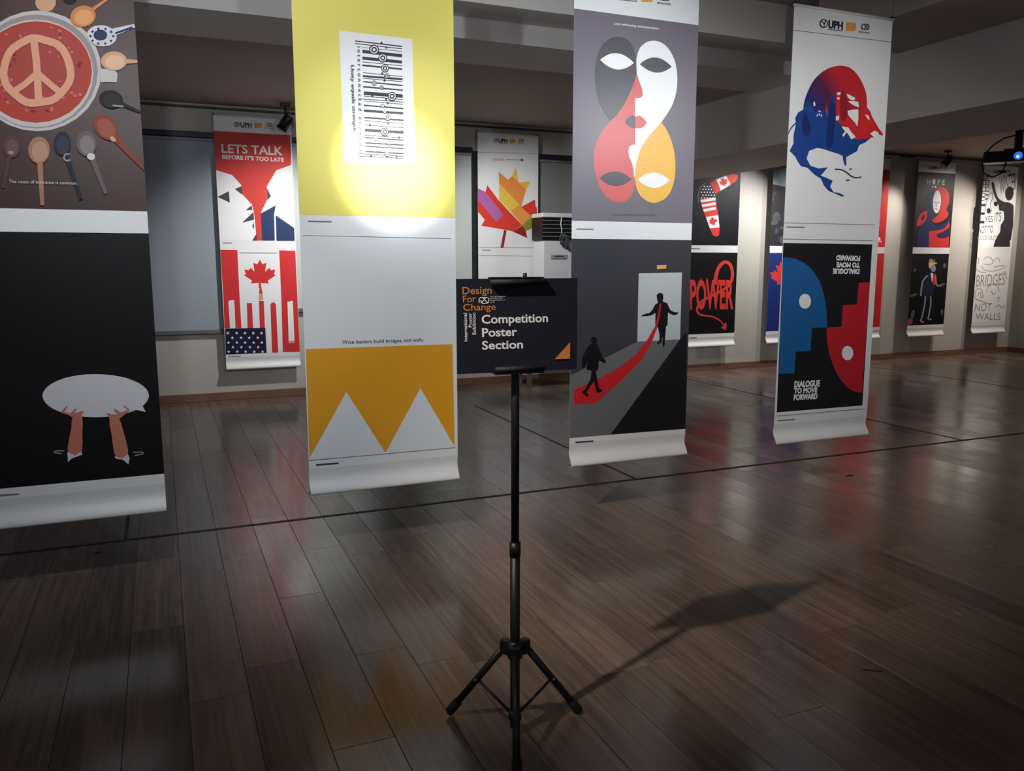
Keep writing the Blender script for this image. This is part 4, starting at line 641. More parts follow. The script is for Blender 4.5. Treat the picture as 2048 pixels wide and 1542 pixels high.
ART['b4'] = [
 ('p','h','caption',[(1,2517),(785,2527),(785,2524),(1,2514)]),
 ('p','u','dome',[(105,2062),(106,2076),(107,2097),(111,2119),(117,2140),(126,2162),(137,2184),(149,2207),(164,2230),(181,2251),(200,2270),(222,2288),(244,2303),(268,2316),(292,2327),(316,2335),(337,2341),(356,2345),(377,2348),(400,2349),(423,2348),(446,2345),(469,2337),(491,2327),(512,2313),(533,2296),(552,2276),(569,2255),(583,2235),(595,2214),(604,2192),(610,2166),(614,2139),(615,2118),(613,2108),(608,2104),(604,2102),(596,2012),(379,1999),(114,1982)]),
 ('p','u','mapred',[(358,2183),(395,2195),(435,2096),(461,2079),(504,2026),(545,1998),(549,2047),(587,2116),(615,2118),(641,2099),(671,2055),(729,1994),(766,1965),(762,1954),(732,1956),(687,1940),(655,1933),(552,1919),(499,1929),(457,1976),(410,2001),(371,2024)]),
 ('p','u','mapblue',[(105,2069),(67,2050),(46,2016),(55,1983),(40,1914),(43,1868),(16,1821),(60,1791),(84,1760),(110,1735),(162,1728),(220,1689),(272,1667),(300,1626),(340,1595),(398,1579),(454,1563),(471,1571),(430,1585),(382,1589),(351,1621),(369,1659),(309,1676),(270,1686),(294,1708),(323,1738),(249,1728),(186,1741),(151,1782),(167,1829),(228,1850),(278,1846),(335,1835),(405,1822),(439,1812),(444,1786),(462,1752),(474,1759),(468,1806),(508,1825),(555,1847),(570,1885),(618,1903),(663,1934),(552,1919),(499,1927),(454,1974),(410,2001),(371,2024),(355,2146),(321,2180),(316,2087),(200,2061),(135,2120)]),
 ('p','u','mapred',[(276,2075),(282,2117),(295,2086),(303,2042)]),
 ('p','u','domeshade',[(102,1981),(102,2009),(104,2038),(109,2055),(120,2053),(135,2039),(148,2021),(159,1998),(169,1972),(174,1949),(170,1933),(160,1922),(149,1916),(137,1915),(125,1919),(114,1927),(108,1942),(104,1960)]),
 ('p','u','domeshade',[(300,1873),(297,1917),(300,1977),(304,2031),(309,2079),(316,2121),(324,2143),(336,2135),(349,2106),(358,2072),(361,2034),(360,1991),(357,1951),(355,1915),(352,1882),(345,1861),(331,1852),(313,1854)]),
 ('p','u','domered',[(396,2186),(410,2201),(427,2188),(442,2146),(454,2097),(456,2065),(452,2041),(438,2025),(421,2020),(409,2029),(400,2056),(394,2123)]),
 ('p','u','sheet',[(457,2086),(498,2096),(544,2101),(549,2047),(543,1996),(524,2017),(501,2033),(463,2062)]),
 ('p','u','sheet',[(440,2187),(472,2180),(512,2167),(507,2152),(474,2154),(454,2164)]),
 ('p','u','sheet',[(456,2144),(494,2148),(539,2145),(548,2113),(516,2118),(483,2129)]),
 ('p','u','sheet',[(362,2188),(392,2193),(390,2176),(365,2172)]),
 ('p','u','sheet',[(366,2160),(385,2161),(386,2148),(367,2147)]),
 ('p','u','sheet',[(363,2044),(390,2054),(389,2027),(367,2021)]),
 ('p','u','sheet',[(411,1990),(469,1986),(497,1959),(535,1933),(500,1916),(479,1939),(458,1957),(435,1927),(424,1938),(445,1961)]),
 ('p','u','sheet',[(601,2074),(630,2070),(646,2039),(621,2052)]),
 ('p','u','sheet',[(653,1959),(688,1980),(717,1974),(732,1958),(691,1938),(673,1949)]),
 ('p','u','sheet',[(179,2115),(190,2123),(197,2099),(183,2093)]),
 ('p','u','sheet',[(218,2067),(232,2074),(247,2062),(232,2065)]),
 ('p','u','sheet',[(210,2045),(218,2049),(219,2037),(211,2036)]),
 ('p','u','sheet',[(225,2054),(234,2056),(236,2043),(227,2043)]),
 ('p','u','sheet',[(242,2047),(251,2050),(253,2039),(244,2036)]),
 ('s','u','mapblue',[(51,1990),(43,1984),(32,1975),(22,1965),(13,1954),(5,1943),(0,1931),(0,1918),(0,1906),(0,1897)],[(59,1985),(51,1979),(39,1970),(29,1961),(20,1951),(12,1940),(5,1929),(0,1916),(0,1904),(0,1895)]),
 ('s','u','barcode',[(381,1724),(394,1725),(413,1726),(431,1725),(446,1721),(461,1716),(475,1710),(488,1703),(502,1695),(516,1688),(532,1684),(549,1681),(565,1680),(580,1682),(594,1685),(604,1688)],[(380,1732),(394,1733),(413,1733),(433,1732),(449,1728),(465,1723),(481,1716),(495,1709),(508,1701),(521,1695),(535,1691),(550,1689),(564,1688),(578,1689),(591,1692),(600,1695)]),
 ('p','u','barcode',[(507,1666),(503,1663),(492,1661),(481,1662),(476,1665),(481,1669),(492,1671),(503,1670)]),
 ('p','u','barcode',[(519,1736),(516,1732),(509,1731),(501,1732),(498,1735),(501,1738),(508,1740),(515,1739)]),
 ('p','h','caption',[(0,1394),(742,1395),(742,1392),(0,1391)]),
 ('s','h','caption',[(21,1365),(165,1365)],[(21,1371),(164,1371)]),
 ('p','h','caption',[(0,1297),(734,1293),(735,1290),(0,1294)]),
 ('p','l','nearblack',[(3,1271),(734,1268),(739,203),(16,208)]),
 ('p','l','faceblue',[(6,1183),(26,1183),(53,1182),(78,1178),(106,1173),(139,1162),(173,1149),(206,1131),(236,1110),(264,1085),(288,1058),(310,1029),(329,996),(347,956),(363,911),(375,862),(384,815),(388,770),(389,738),(266,739),(266,591),(145,591),(142,450),(15,457)]),
 ('p','l','facered',[(729,290),(706,293),(676,298),(649,307),(622,320),(595,336),(567,358),(535,388),(504,423),(477,461),(454,502),(433,546),(415,592),(402,638),(394,680),(390,713),(390,736),(514,739),(513,879),(634,881),(638,1022),(736,1023)]),
 ('p','l','sheet',[(247,908),(246,897),(243,888),(238,879),(231,871),(222,866),(212,863),(201,862),(190,863),(180,867),(170,873),(162,880),(156,889),(152,899),(150,910),(150,920),(153,930),(158,939),(166,946),(174,951),(184,955),(195,956),(206,954),(216,951),(226,945),(234,938),(240,928),(245,918)]),
 ('p','l','sheet',[(628,561),(628,551),(625,541),(620,532),(613,525),(604,519),(594,516),(583,516),(572,517),(561,521),(551,528),(543,535),(536,545),(532,555),(530,565),(530,576),(533,586),(538,594),(545,602),(554,607),(564,610),(575,611),(586,609),(597,605),(606,599),(615,591),(622,582),(626,572)]),
 ('t', 'l', 'sheet', 'DIALOGUE', [(146, 363), (358, 358), (147, 400)], 0.05),
 ('t', 'l', 'sheet', 'TO MOVE', [(146, 323), (339, 318), (147, 355)], 0.05),
 ('t', 'l', 'sheet', 'FORWARD', [(147, 279), (344, 276), (147, 313)], 0.05),
 ('t', 'l', 'sheet', 'DIALOGUE', [(637, 1108), (413, 1112), (637, 1078)], 0.05),
 ('t', 'l', 'sheet', 'TO MOVE', [(636, 1149), (439, 1152), (636, 1120)], 0.05),
 ('t', 'l', 'sheet', 'FORWARD', [(635, 1192), (433, 1196), (635, 1162)], 0.05),
 ('p','h','caption',[(14,187),(741,182),(741,179),(14,184)]),
 ('s','h','caption',[(25,151),(162,149)],[(24,157),(161,156)]),
]
ART['w1'] = [
 ('p','u','tomato',[(0,2500),(772,2500),(769,2190),(611,2126),(505,1954),(501,1812),(433,1680),(431,1382),(377,1381),(361,1678),(344,1759),(246,1870),(244,1961),(158,2059),(0,2103)]),
 ('t', 'u', 'paper', 'LETS TALK', [(64, 2285), (686, 2288), (66, 2371)], 0.02),
 ('t', 'u', 'paper', "BEFORE IT'S TOO LATE", [(68, 2222), (693, 2219), (69, 2262)], 0.03),
 ('p','u','slate',[(0,1830),(116,1892),(121,1775)]),
 ('p','u','slate',[(178,1916),(244,1947),(251,1859)]),
 ('p','u','slate',[(506,1938),(544,1854),(503,1807)]),
 ('p','u','slate',[(278,1700),(340,1752),(346,1702)]),
 ('p','u','slate',[(234,1567),(356,1684),(358,1602)]),
 ('p','u','slate',[(337,1536),(354,1580),(355,1498)]),
 ('p','u','slate',[(330,1381),(380,1460),(377,1381)]),
 ('p','u','navysteel',[(433,1671),(590,1758),(568,1661),(564,1383),(431,1382)]),
 ('p','u','navysteel',[(586,1653),(775,1521),(775,1383),(582,1381)]),
 ('s','h','caption',[(30,1351),(124,1350)],[(31,1359),(125,1358)]),
 ('p','l','flagred',[(1,1283),(173,1281),(172,765),(176,447),(1,450),(7,756)]),
 ('p','l','paper',[(54,736),(82,750),(116,749),(114,449),(59,448)]),
 ('p','l','flagred',[(399,1179),(424,1131),(467,1145),(448,1050),(495,1093),(506,1067),(558,1073),(539,1024),(559,1010),(473,955),(481,921),(398,930),(399,879),(373,879),(378,931),(296,923),(307,957),(228,1012),(248,1026),(234,1074),(284,1068),(297,1094),(339,1051),(329,1145),(371,1131)]),
 ('p','l','flagred',[(387,908),(397,908),(413,816),(374,817)]),
 ('p','l','tanwood',[(374,817),(413,816),(416,746),(368,743)]),
 ('p','l','flagred',[(243,715),(296,714),(296,443),(239,445)]),
 ('p','l','flagred',[(370,737),(421,736),(420,439),(367,441)]),
 ('p','l','flagred',[(489,692),(504,716),(534,716),(548,691),(550,165),(485,168)]),
 ('p','l','flagred',[(606,1280),(777,1277),(784,164),(600,170),(608,758)]),
 ('p','l','paper',[(671,719),(729,733),(730,278),(668,265)]),
 ('p','l','tanwood',[(663,291),(732,291),(729,266),(669,262)]),
 ('p','l','flagnavy',[(7,447),(424,442),(427,168),(2,167)]),
 ('p','l','paper',[(34,415),(38,403),(50,402),(40,394),(43,381),(33,389),(22,382),(26,394),(17,403),(29,403)]),
 ('p','l','paper',[(124,412),(127,400),(140,399),(130,391),(132,378),(122,386),(112,379),(116,391),(106,400),(119,400)]),
 ('p','l','paper',[(209,409),(213,397),(225,396),(215,388),(218,375),(208,383),(197,376),(201,388),(192,397),(204,397)]),
 ('p','l','paper',[(296,406),(300,394),(313,393),(302,385),(305,372),(295,380),(284,373),(288,386),(279,394),(291,394)]),
 ('p','l','paper',[(383,403),(387,391),(399,390),(389,382),(392,369),(382,377),(371,370),(375,383),(365,391),(378,391)]),
 ('p','l','paper',[(78,364),(82,352),(94,351),(84,343),(87,331),(77,338),(66,331),(70,344),(61,352),(73,352)]),
 ('p','l','paper',[(166,361),(169,349),(182,348),(172,340),(174,327),(164,335),(154,328),(158,341),(148,349),(161,349)]),
 ('p','l','paper',[(253,358),(256,346),(269,345),(259,337),(261,324),(251,332),(241,325),(245,338),(235,346),(248,346)]),
 ('p','l','paper',[(341,355),(345,343),(358,342),(348,334),(350,321),(340,329),(329,322),(333,334),(324,343),(337,343)]),
 ('p','l','paper',[(35,313),(39,301),(51,300),(41,292),(44,279),(34,287),(23,280),(27,293),(18,301),(30,301)]),
 ('p','l','paper',[(122,310),(126,297),(138,296),(128,289),(131,276),(121,284),(110,277),(114,289),(105,298),(117,298)]),
 ('p','l','paper',[(207,307),(210,294),(223,293),(213,285),(215,273),(205,280),(195,274),(199,286),(189,295),(202,295)]),
 ('p','l','paper',[(295,303),(299,291),(311,290),(301,282),(304,269),(294,277),(283,270),(287,283),(278,291),(290,291)]),
 ('p','l','paper',[(381,300),(385,288),(397,287),(387,279),(390,266),(380,274),(369,267),(373,279),(363,288),(376,288)]),
 ('p','l','paper',[(78,262),(82,250),(94,249),(84,241),(86,228),(77,236),(66,229),(70,242),(61,250),(73,250)]),
 ('p','l','paper',[(165,259),(169,246),(182,245),(172,238),(174,225),(164,232),(154,226),(157,238),(148,247),(161,247)]),
 ('p','l','paper',[(254,255),(258,243),(270,242),(260,234),(263,221),(253,229),(242,222),(246,235),(236,243),(249,243)]),
 ('p','l','paper',[(340,252),(344,239),(357,238),(347,230),(349,218),(339,225),(328,218),(332,231),(323,240),(336,240)]),
 ('p','l','paper',[(32,215),(36,202),(48,201),(38,194),(41,181),(31,189),(21,182),(24,194),(15,203),(28,203)]),
 ('p','l','paper',[(120,211),(124,199),(136,198),(126,190),(129,177),(119,185),(108,178),(112,191),(103,199),(115,199)]),
 ('p','l','paper',[(208,207),(212,195),(224,194),(214,186),(217,173),(207,181),(196,174),(200,187),(190,195),(203,195)]),
 ('p','l','paper',[(297,204),(300,191),(313,190),(303,182),(306,170),(295,177),(285,170),(289,183),(279,192),(292,192)]),
 ('p','l','paper',[(384,200),(388,188),(400,186),(390,179),(393,166),(382,174),(372,167),(376,179),(366,188),(379,188)]),
 ('p','l','caption',[(193,1255),(593,1254),(593,1249),(192,1250)]),
 ('s','h','caption',[(23,141),(152,137)],[(23,149),(152,146)]),
]
ART['maple'] = [
 ('p','h','caption',[(0,2433),(771,2457),(771,2453),(0,2429)]),
 ('t', 'u', 'flagred', 'CANADA', [(179, 2344), (342, 2347), (181, 2374)], 0),
 ('s','u','caption',[(361,2359),(563,2365)],[(361,2366),(563,2371)]),
 ('p','u','barcode',[(553,2384),(596,2370),(553,2351)]),
 ('p','u','leafred',[(119,2058),(263,1888),(572,1598),(451,1519),(367,1537),(42,1582),(86,1652),(0,1744),(0,1874),(96,1977)]),
 ('p','u','leafpurple',[(0,2017),(96,1977),(325,1720),(235,1630),(0,1881)]),
 ('p','u','amber',[(486,2285),(529,2102),(677,2123),(621,2013),(441,2174)]),
 ('p','u','leaforange',[(264,2217),(388,2131),(441,2176),(621,2015),(560,1814),(270,2083)]),
 ('p','u','leafgold',[(270,2083),(543,1839),(416,1760),(270,1889)]),
 ('p','u','leaforange2',[(543,1842),(693,1703),(575,1595),(419,1760)]),
 ('p','u','leafred',[(560,1814),(742,1909),(750,1832),(769,1809),(769,1762),(693,1709)]),
 ('p','u','leafdark',[(693,1709),(769,1762),(770,1653)]),
 ('p','u','leafolive',[(693,1700),(770,1653),(770,1588),(622,1528),(575,1595)]),
 ('p','u','leafmaroon',[(575,1595),(622,1528),(641,1445),(451,1519)]),
 ('p','u','leafmaroon',[(332,1537),(367,1533),(325,1326),(287,1326)]),
 ('p','h','caption',[(10,1325),(771,1329),(771,1325),(10,1322)]),
 ('p','h','caption',[(9,1233),(772,1227),(772,1224),(9,1229)]),
 ('s','h','caption',[(47,1293),(164,1291)],[(47,1300),(164,1298)]),
]
ART['boom'] = [
 ('p','u','boomred',[(126,2000),(153,2089),(213,2163),(289,2195),(383,2249),(544,2303),(660,2331),(725,2323),(742,2288),(708,2235),(620,2189),(462,2102),(379,2055),(388,1994),(415,1875),(449,1738),(471,1575),(463,1514),(421,1493),(367,1510),(306,1607),(236,1751),(191,1839)]),
 ('p','u','flagnavy',[(126,1995),(153,2089),(213,2163),(289,2195),(379,2058),(377,2014),(137,1978)]),
 ('p','u','paper',[(209,2149),(203,2140),(191,2140),(184,2149),(190,2158),(202,2158)]),
 ('p','u','paper',[(255,2151),(249,2142),(236,2142),(230,2150),(236,2159),(248,2160)]),
 ('p','u','paper',[(301,2153),(295,2144),(282,2143),(276,2152),(282,2161),(294,2161)]),
 ('p','u','paper',[(188,2112),(182,2103),(169,2102),(163,2111),(168,2120),(181,2120)]),
 ('p','u','paper',[(233,2113),(228,2104),(215,2104),(208,2112),(214,2121),(227,2122)]),
 ('p','u','paper',[(279,2115),(274,2106),(261,2105),(254,2114),(260,2123),(273,2123)]),
 ('p','u','paper',[(326,2116),(320,2107),(307,2107),(300,2115),(306,2124),(319,2125)]),
 ('p','u','paper',[(166,2074),(160,2065),(148,2064),(141,2073),(147,2082),(160,2082)]),
 ('p','u','paper',[(212,2075),(206,2066),(194,2066),(187,2074),(193,2083),(205,2084)]),
 ('p','u','paper',[(258,2077),(252,2068),(240,2067),(233,2076),(239,2085),(251,2085)]),
 ('p','u','paper',[(304,2078),(298,2069),(286,2069),(279,2077),(285,2086),(298,2087)]),
 ('p','u','paper',[(350,2080),(345,2071),(332,2070),(325,2079),(331,2088),(344,2088)]),
 ('p','u','paper',[(191,2037),(185,2028),(172,2028),(166,2037),(172,2046),(184,2046)]),
 ('p','u','paper',[(237,2039),(231,2030),(218,2029),(212,2038),(217,2047),(230,2047)]),
 ('p','u','paper',[(283,2040),(277,2031),(264,2031),(258,2039),(263,2048),(276,2049)]),
 ('p','u','paper',[(329,2042),(323,2033),(310,2032),(304,2041),(310,2050),(322,2050)]),
 ('p','u','paper',[(375,2043),(369,2034),(357,2034),(350,2042),(356,2051),(369,2052)]),
 ('p','u','paper',[(169,1999),(163,1990),(151,1990),(144,1999),(150,2008),(163,2008)]),
 ('p','u','paper',[(215,2001),(209,1992),(197,1991),(190,2000),(196,2009),(209,2009)]),
 ('p','u','paper',[(261,2002),(255,1993),(243,1993),(236,2001),(242,2010),(255,2011)]),
 ('p','u','paper',[(307,2004),(302,1995),(289,1994),(282,2003),(288,2012),(301,2012)]),
 ('p','u','paper',[(354,2005),(348,1996),(335,1996),(329,2004),(334,2013),(347,2014)]),
 ('p','u','paper',[(137,1973),(381,2011),(389,1977),(149,1940)]),
 ('p','u','paper',[(162,1913),(384,1949),(392,1916),(174,1879)]),
 ('p','u','paper',[(187,1852),(387,1888),(394,1854),(199,1819)]),
 ('p','u','paper',[(236,1751),(438,1781),(465,1618),(306,1603)]),
 ('p','u','paper',[(383,2249),(544,2303),(620,2189),(462,2102)]),
 ('p','u','boomred',[(436,1717),(414,1703),(426,1691),(375,1684),(403,1675),(391,1669),(400,1653),(372,1652),(367,1645),(329,1663),(312,1656),(307,1683),(280,1675),(277,1683),(304,1689),(290,1713),(310,1714),(328,1747),(338,1742),(362,1754),(365,1737),(379,1737),(362,1718),(410,1734),(408,1719)]),
 ('p','u','boomred',[(468,2277),(490,2263),(503,2275),(520,2237),(526,2260),(537,2252),(555,2262),(561,2241),(572,2239),(554,2205),(566,2194),(533,2184),(546,2165),(536,2161),(525,2181),(496,2165),(491,2179),(447,2187),(451,2195),(433,2211),(453,2217),(452,2229),(479,2220),(450,2253),(470,2254)]),
 ('s','u','caption',[(115,1936),(111,1962),(107,2000),(106,2036),(112,2068),(123,2100),(137,2127),(159,2150),(186,2170),(206,2184)],[(100,1934),(97,1961),(92,1999),(92,2037),(98,2070),(109,2103),(124,2133),(148,2158),(176,2179),(196,2192)]),
 ('t', 'l', 'boomred', 'POWER', [(32, 532), (754, 521), (17, 907)], 0.03),
 ('s','l','boomred',[(461,847),(463,873),(465,911),(468,950),(474,985),(484,1015),(495,1044),(509,1070),(524,1090),(540,1106),(559,1119),(577,1128),(591,1131),(603,1130),(620,1124),(636,1114),(650,1101),(662,1084),(673,1060),(682,1033),(687,1006),(689,979),(688,951),(684,924),(676,899),(664,878),(648,858),(628,839),(601,819),(564,797),(519,776),(471,754),(424,733),(378,714),(330,695),(284,677),(245,659),(215,641),(192,624),(174,608),(158,590),(145,572),(135,552),(128,532),(128,511),(133,491),(144,471),(160,453),(182,438),(210,428),(242,422),(274,418),(306,413),(337,409),(369,405),(399,401),(428,394),(455,384),(483,372),(508,358),(531,344),(552,327),(571,307),(588,289),(599,276)],[(397,853),(399,879),(402,916),(406,958),(414,997),(425,1031),(439,1063),(455,1093),(475,1119),(498,1141),(525,1158),(554,1171),(585,1177),(617,1173),(647,1162),(673,1146),(695,1125),(711,1099),(724,1070),(733,1039),(738,1008),(740,977),(738,946),(732,914),(721,884),(706,858),(686,834),(661,811),(630,789),(590,766),(542,744),(493,723),(445,702),(397,683),(348,665),(303,647),(266,631),(239,616),(218,601),(202,587),(188,572),(176,557),(167,541),(162,526),(161,512),(164,498),(171,483),(182,470),(197,459),(217,452),(246,446),(278,441),(309,436),(340,431),(372,427),(404,421),(435,413),(465,402),(494,389),(521,373),(545,357),(568,338),(588,317),(604,298),(615,285)]),
 ('p','l','boomred',[(547,261),(586,270),(631,327),(651,285),(632,211)]),
 ('p','l','boomred',[(192,896),(184,949),(222,896)]),
 ('p','l','boomred',[(288,896),(279,948),(318,895)]),
 ('s','h','caption',[(3,1329),(164,1326)],[(2,1339),(163,1337)]),
 ('s','h','caption',[(43,130),(160,129)],[(42,140),(159,140)]),
]
ART['blue'] = [
 ('p','u','skyblue',[(0,2465),(785,2424),(785,2119),(0,2221)]),
 ('p','u','slate',[(468,2071),(442,2037),(414,2023),(396,2036),(397,2070),(417,2109),(445,2135),(470,2135),(479,2110)]),
 ('p','u','smoke',[(351,1426),(325,1422),(303,1432),(295,1451),(305,1469),(328,1479),(354,1475),(370,1460),(369,1440)]),
 ('p','u','slate',[(462,1708),(458,1680),(445,1665),(428,1670),(417,1692),(415,1722),(424,1744),(440,1750),(455,1735)]),
 ('p','u','smoke',[(198,1610),(167,1614),(150,1625),(155,1637),(179,1646),(211,1647),(237,1640),(244,1627),(228,1616)]),
 ('p','u','slate',[(785,1785),(756,1766),(712,1770),(685,1796),(686,1831),(716,1859),(761,1867),(785,1851),(785,1818)]),
 ('p','u','smoke',[(658,2007),(633,2015),(612,2042),(604,2076),(613,2101),(635,2106),(660,2087),(675,2054),(674,2023)]),
 ('p','u','slate',[(536,1797),(496,1797),(465,1816),(456,1846),(474,1872),(511,1884),(550,1874),(571,1848),(566,1818)]),
 ('p','u','smoke',[(150,1765),(119,1728),(73,1717),(32,1735),(17,1775),(34,1818),(75,1844),(122,1840),(151,1809)]),
 ('p','u','slate',[(229,1447),(206,1446),(184,1458),(175,1478),(182,1496),(202,1504),(226,1498),(242,1481),(244,1461)]),
 ('p','u','smoke',[(365,1587),(334,1567),(299,1567),(277,1587),(278,1616),(302,1642),(337,1652),(367,1642),(378,1616)]),
 ('p','u','slate',[(252,1433),(200,1437),(167,1459),(168,1490),(202,1515),(254,1522),(299,1509),(317,1480),(298,1450)]),
 ('p','u','smoke',[(255,1421),(215,1411),(173,1425),(148,1456),(152,1490),(183,1510),(226,1508),(262,1485),(273,1450)]),
 ('p','u','slate',[(129,1580),(116,1550),(95,1537),(76,1545),(68,1572),(74,1604),(92,1627),(113,1630),(128,1611)]),
 ('p','u','smoke',[(77,1668),(32,1664),(0,1678),(0,1703),(22,1728),(66,1741),(108,1736),(127,1715),(115,1688)]),
 ('p','u','slate',[(766,2094),(723,2084),(686,2095),(671,2123),(685,2153),(723,2172),(765,2171),(785,2151),(785,2120)]),
 ('p','u','smoke',[(465,1711),(427,1700),(385,1713),(357,1742),(357,1775),(385,1796),(428,1795),(466,1773),(480,1740)]),
 ('p','u','slate',[(551,2112),(537,2095),(509,2090),(480,2097),(463,2114),(467,2133),(490,2145),(520,2144),(545,2131)]),
 ('p','u','smoke',[(10,1990),(0,1975),(0,1976),(0,1992),(0,2016),(0,2037),(17,2045),(36,2036),(34,2014)]),
 ('p','u','slate',[(663,1760),(624,1761),(588,1784),(573,1819),(586,1850),(619,1862),(659,1849),(686,1818),(687,1783)]),
 ('p','u','smoke',[(442,1672),(387,1662),(351,1668),(351,1689),(387,1713),(441,1730),(490,1732),(509,1718),(490,1694)]),
 ('p','u','slate',[(179,1734),(155,1725),(110,1732),(66,1752),(44,1775),(53,1790),(90,1791),(137,1777),(172,1754)]),
 ('p','u','smoke',[(571,2115),(527,2111),(491,2129),(478,2160),(496,2190),(536,2206),(579,2199),(605,2173),(602,2140)]),
 ('p','u','slate',[(483,1447),(472,1415),(448,1399),(421,1406),(404,1434),(405,1468),(424,1494),(451,1498),(475,1480)]),
 ('p','u','smoke',[(492,1847),(465,1807),(416,1790),(368,1806),(343,1845),(353,1890),(393,1920),(445,1921),(484,1892)]),
 ('p','u','slate',[(35,2061),(0,2040),(0,2037),(0,2054),(0,2081),(12,2108),(49,2120),(69,2113),(64,2090)]),
 ('p','u','smoke',[(407,1805),(372,1809),(353,1818),(358,1829),(386,1837),(423,1838),(452,1831),(459,1820),(441,1810)]),
 ('p','l','boomred',[(200,1162),(249,1106),(301,1130),(310,1011),(356,1070),(379,1040),(444,1055),(437,992),(468,977),(375,898),(399,856),(287,856),(307,793),(272,789),(261,854),(156,832),(159,876),(36,932),(57,952),(22,1009),(90,1009),(97,1043),(168,996),(121,1110),(180,1098)]),
]
ART['red'] = [
 ('p','u','paper',[(688,1497),(684,1483),(673,1474),(656,1470),(639,1473),(626,1483),(620,1496),(623,1510),(635,1519),(651,1523),(669,1520),(682,1510)]),
 ('p','u','paper',[(586,1467),(708,1468),(710,1449),(588,1448)]),
 ('s','u','paper',[(578,2203),(603,2203)],[(574,2244),(600,2244)]),
]
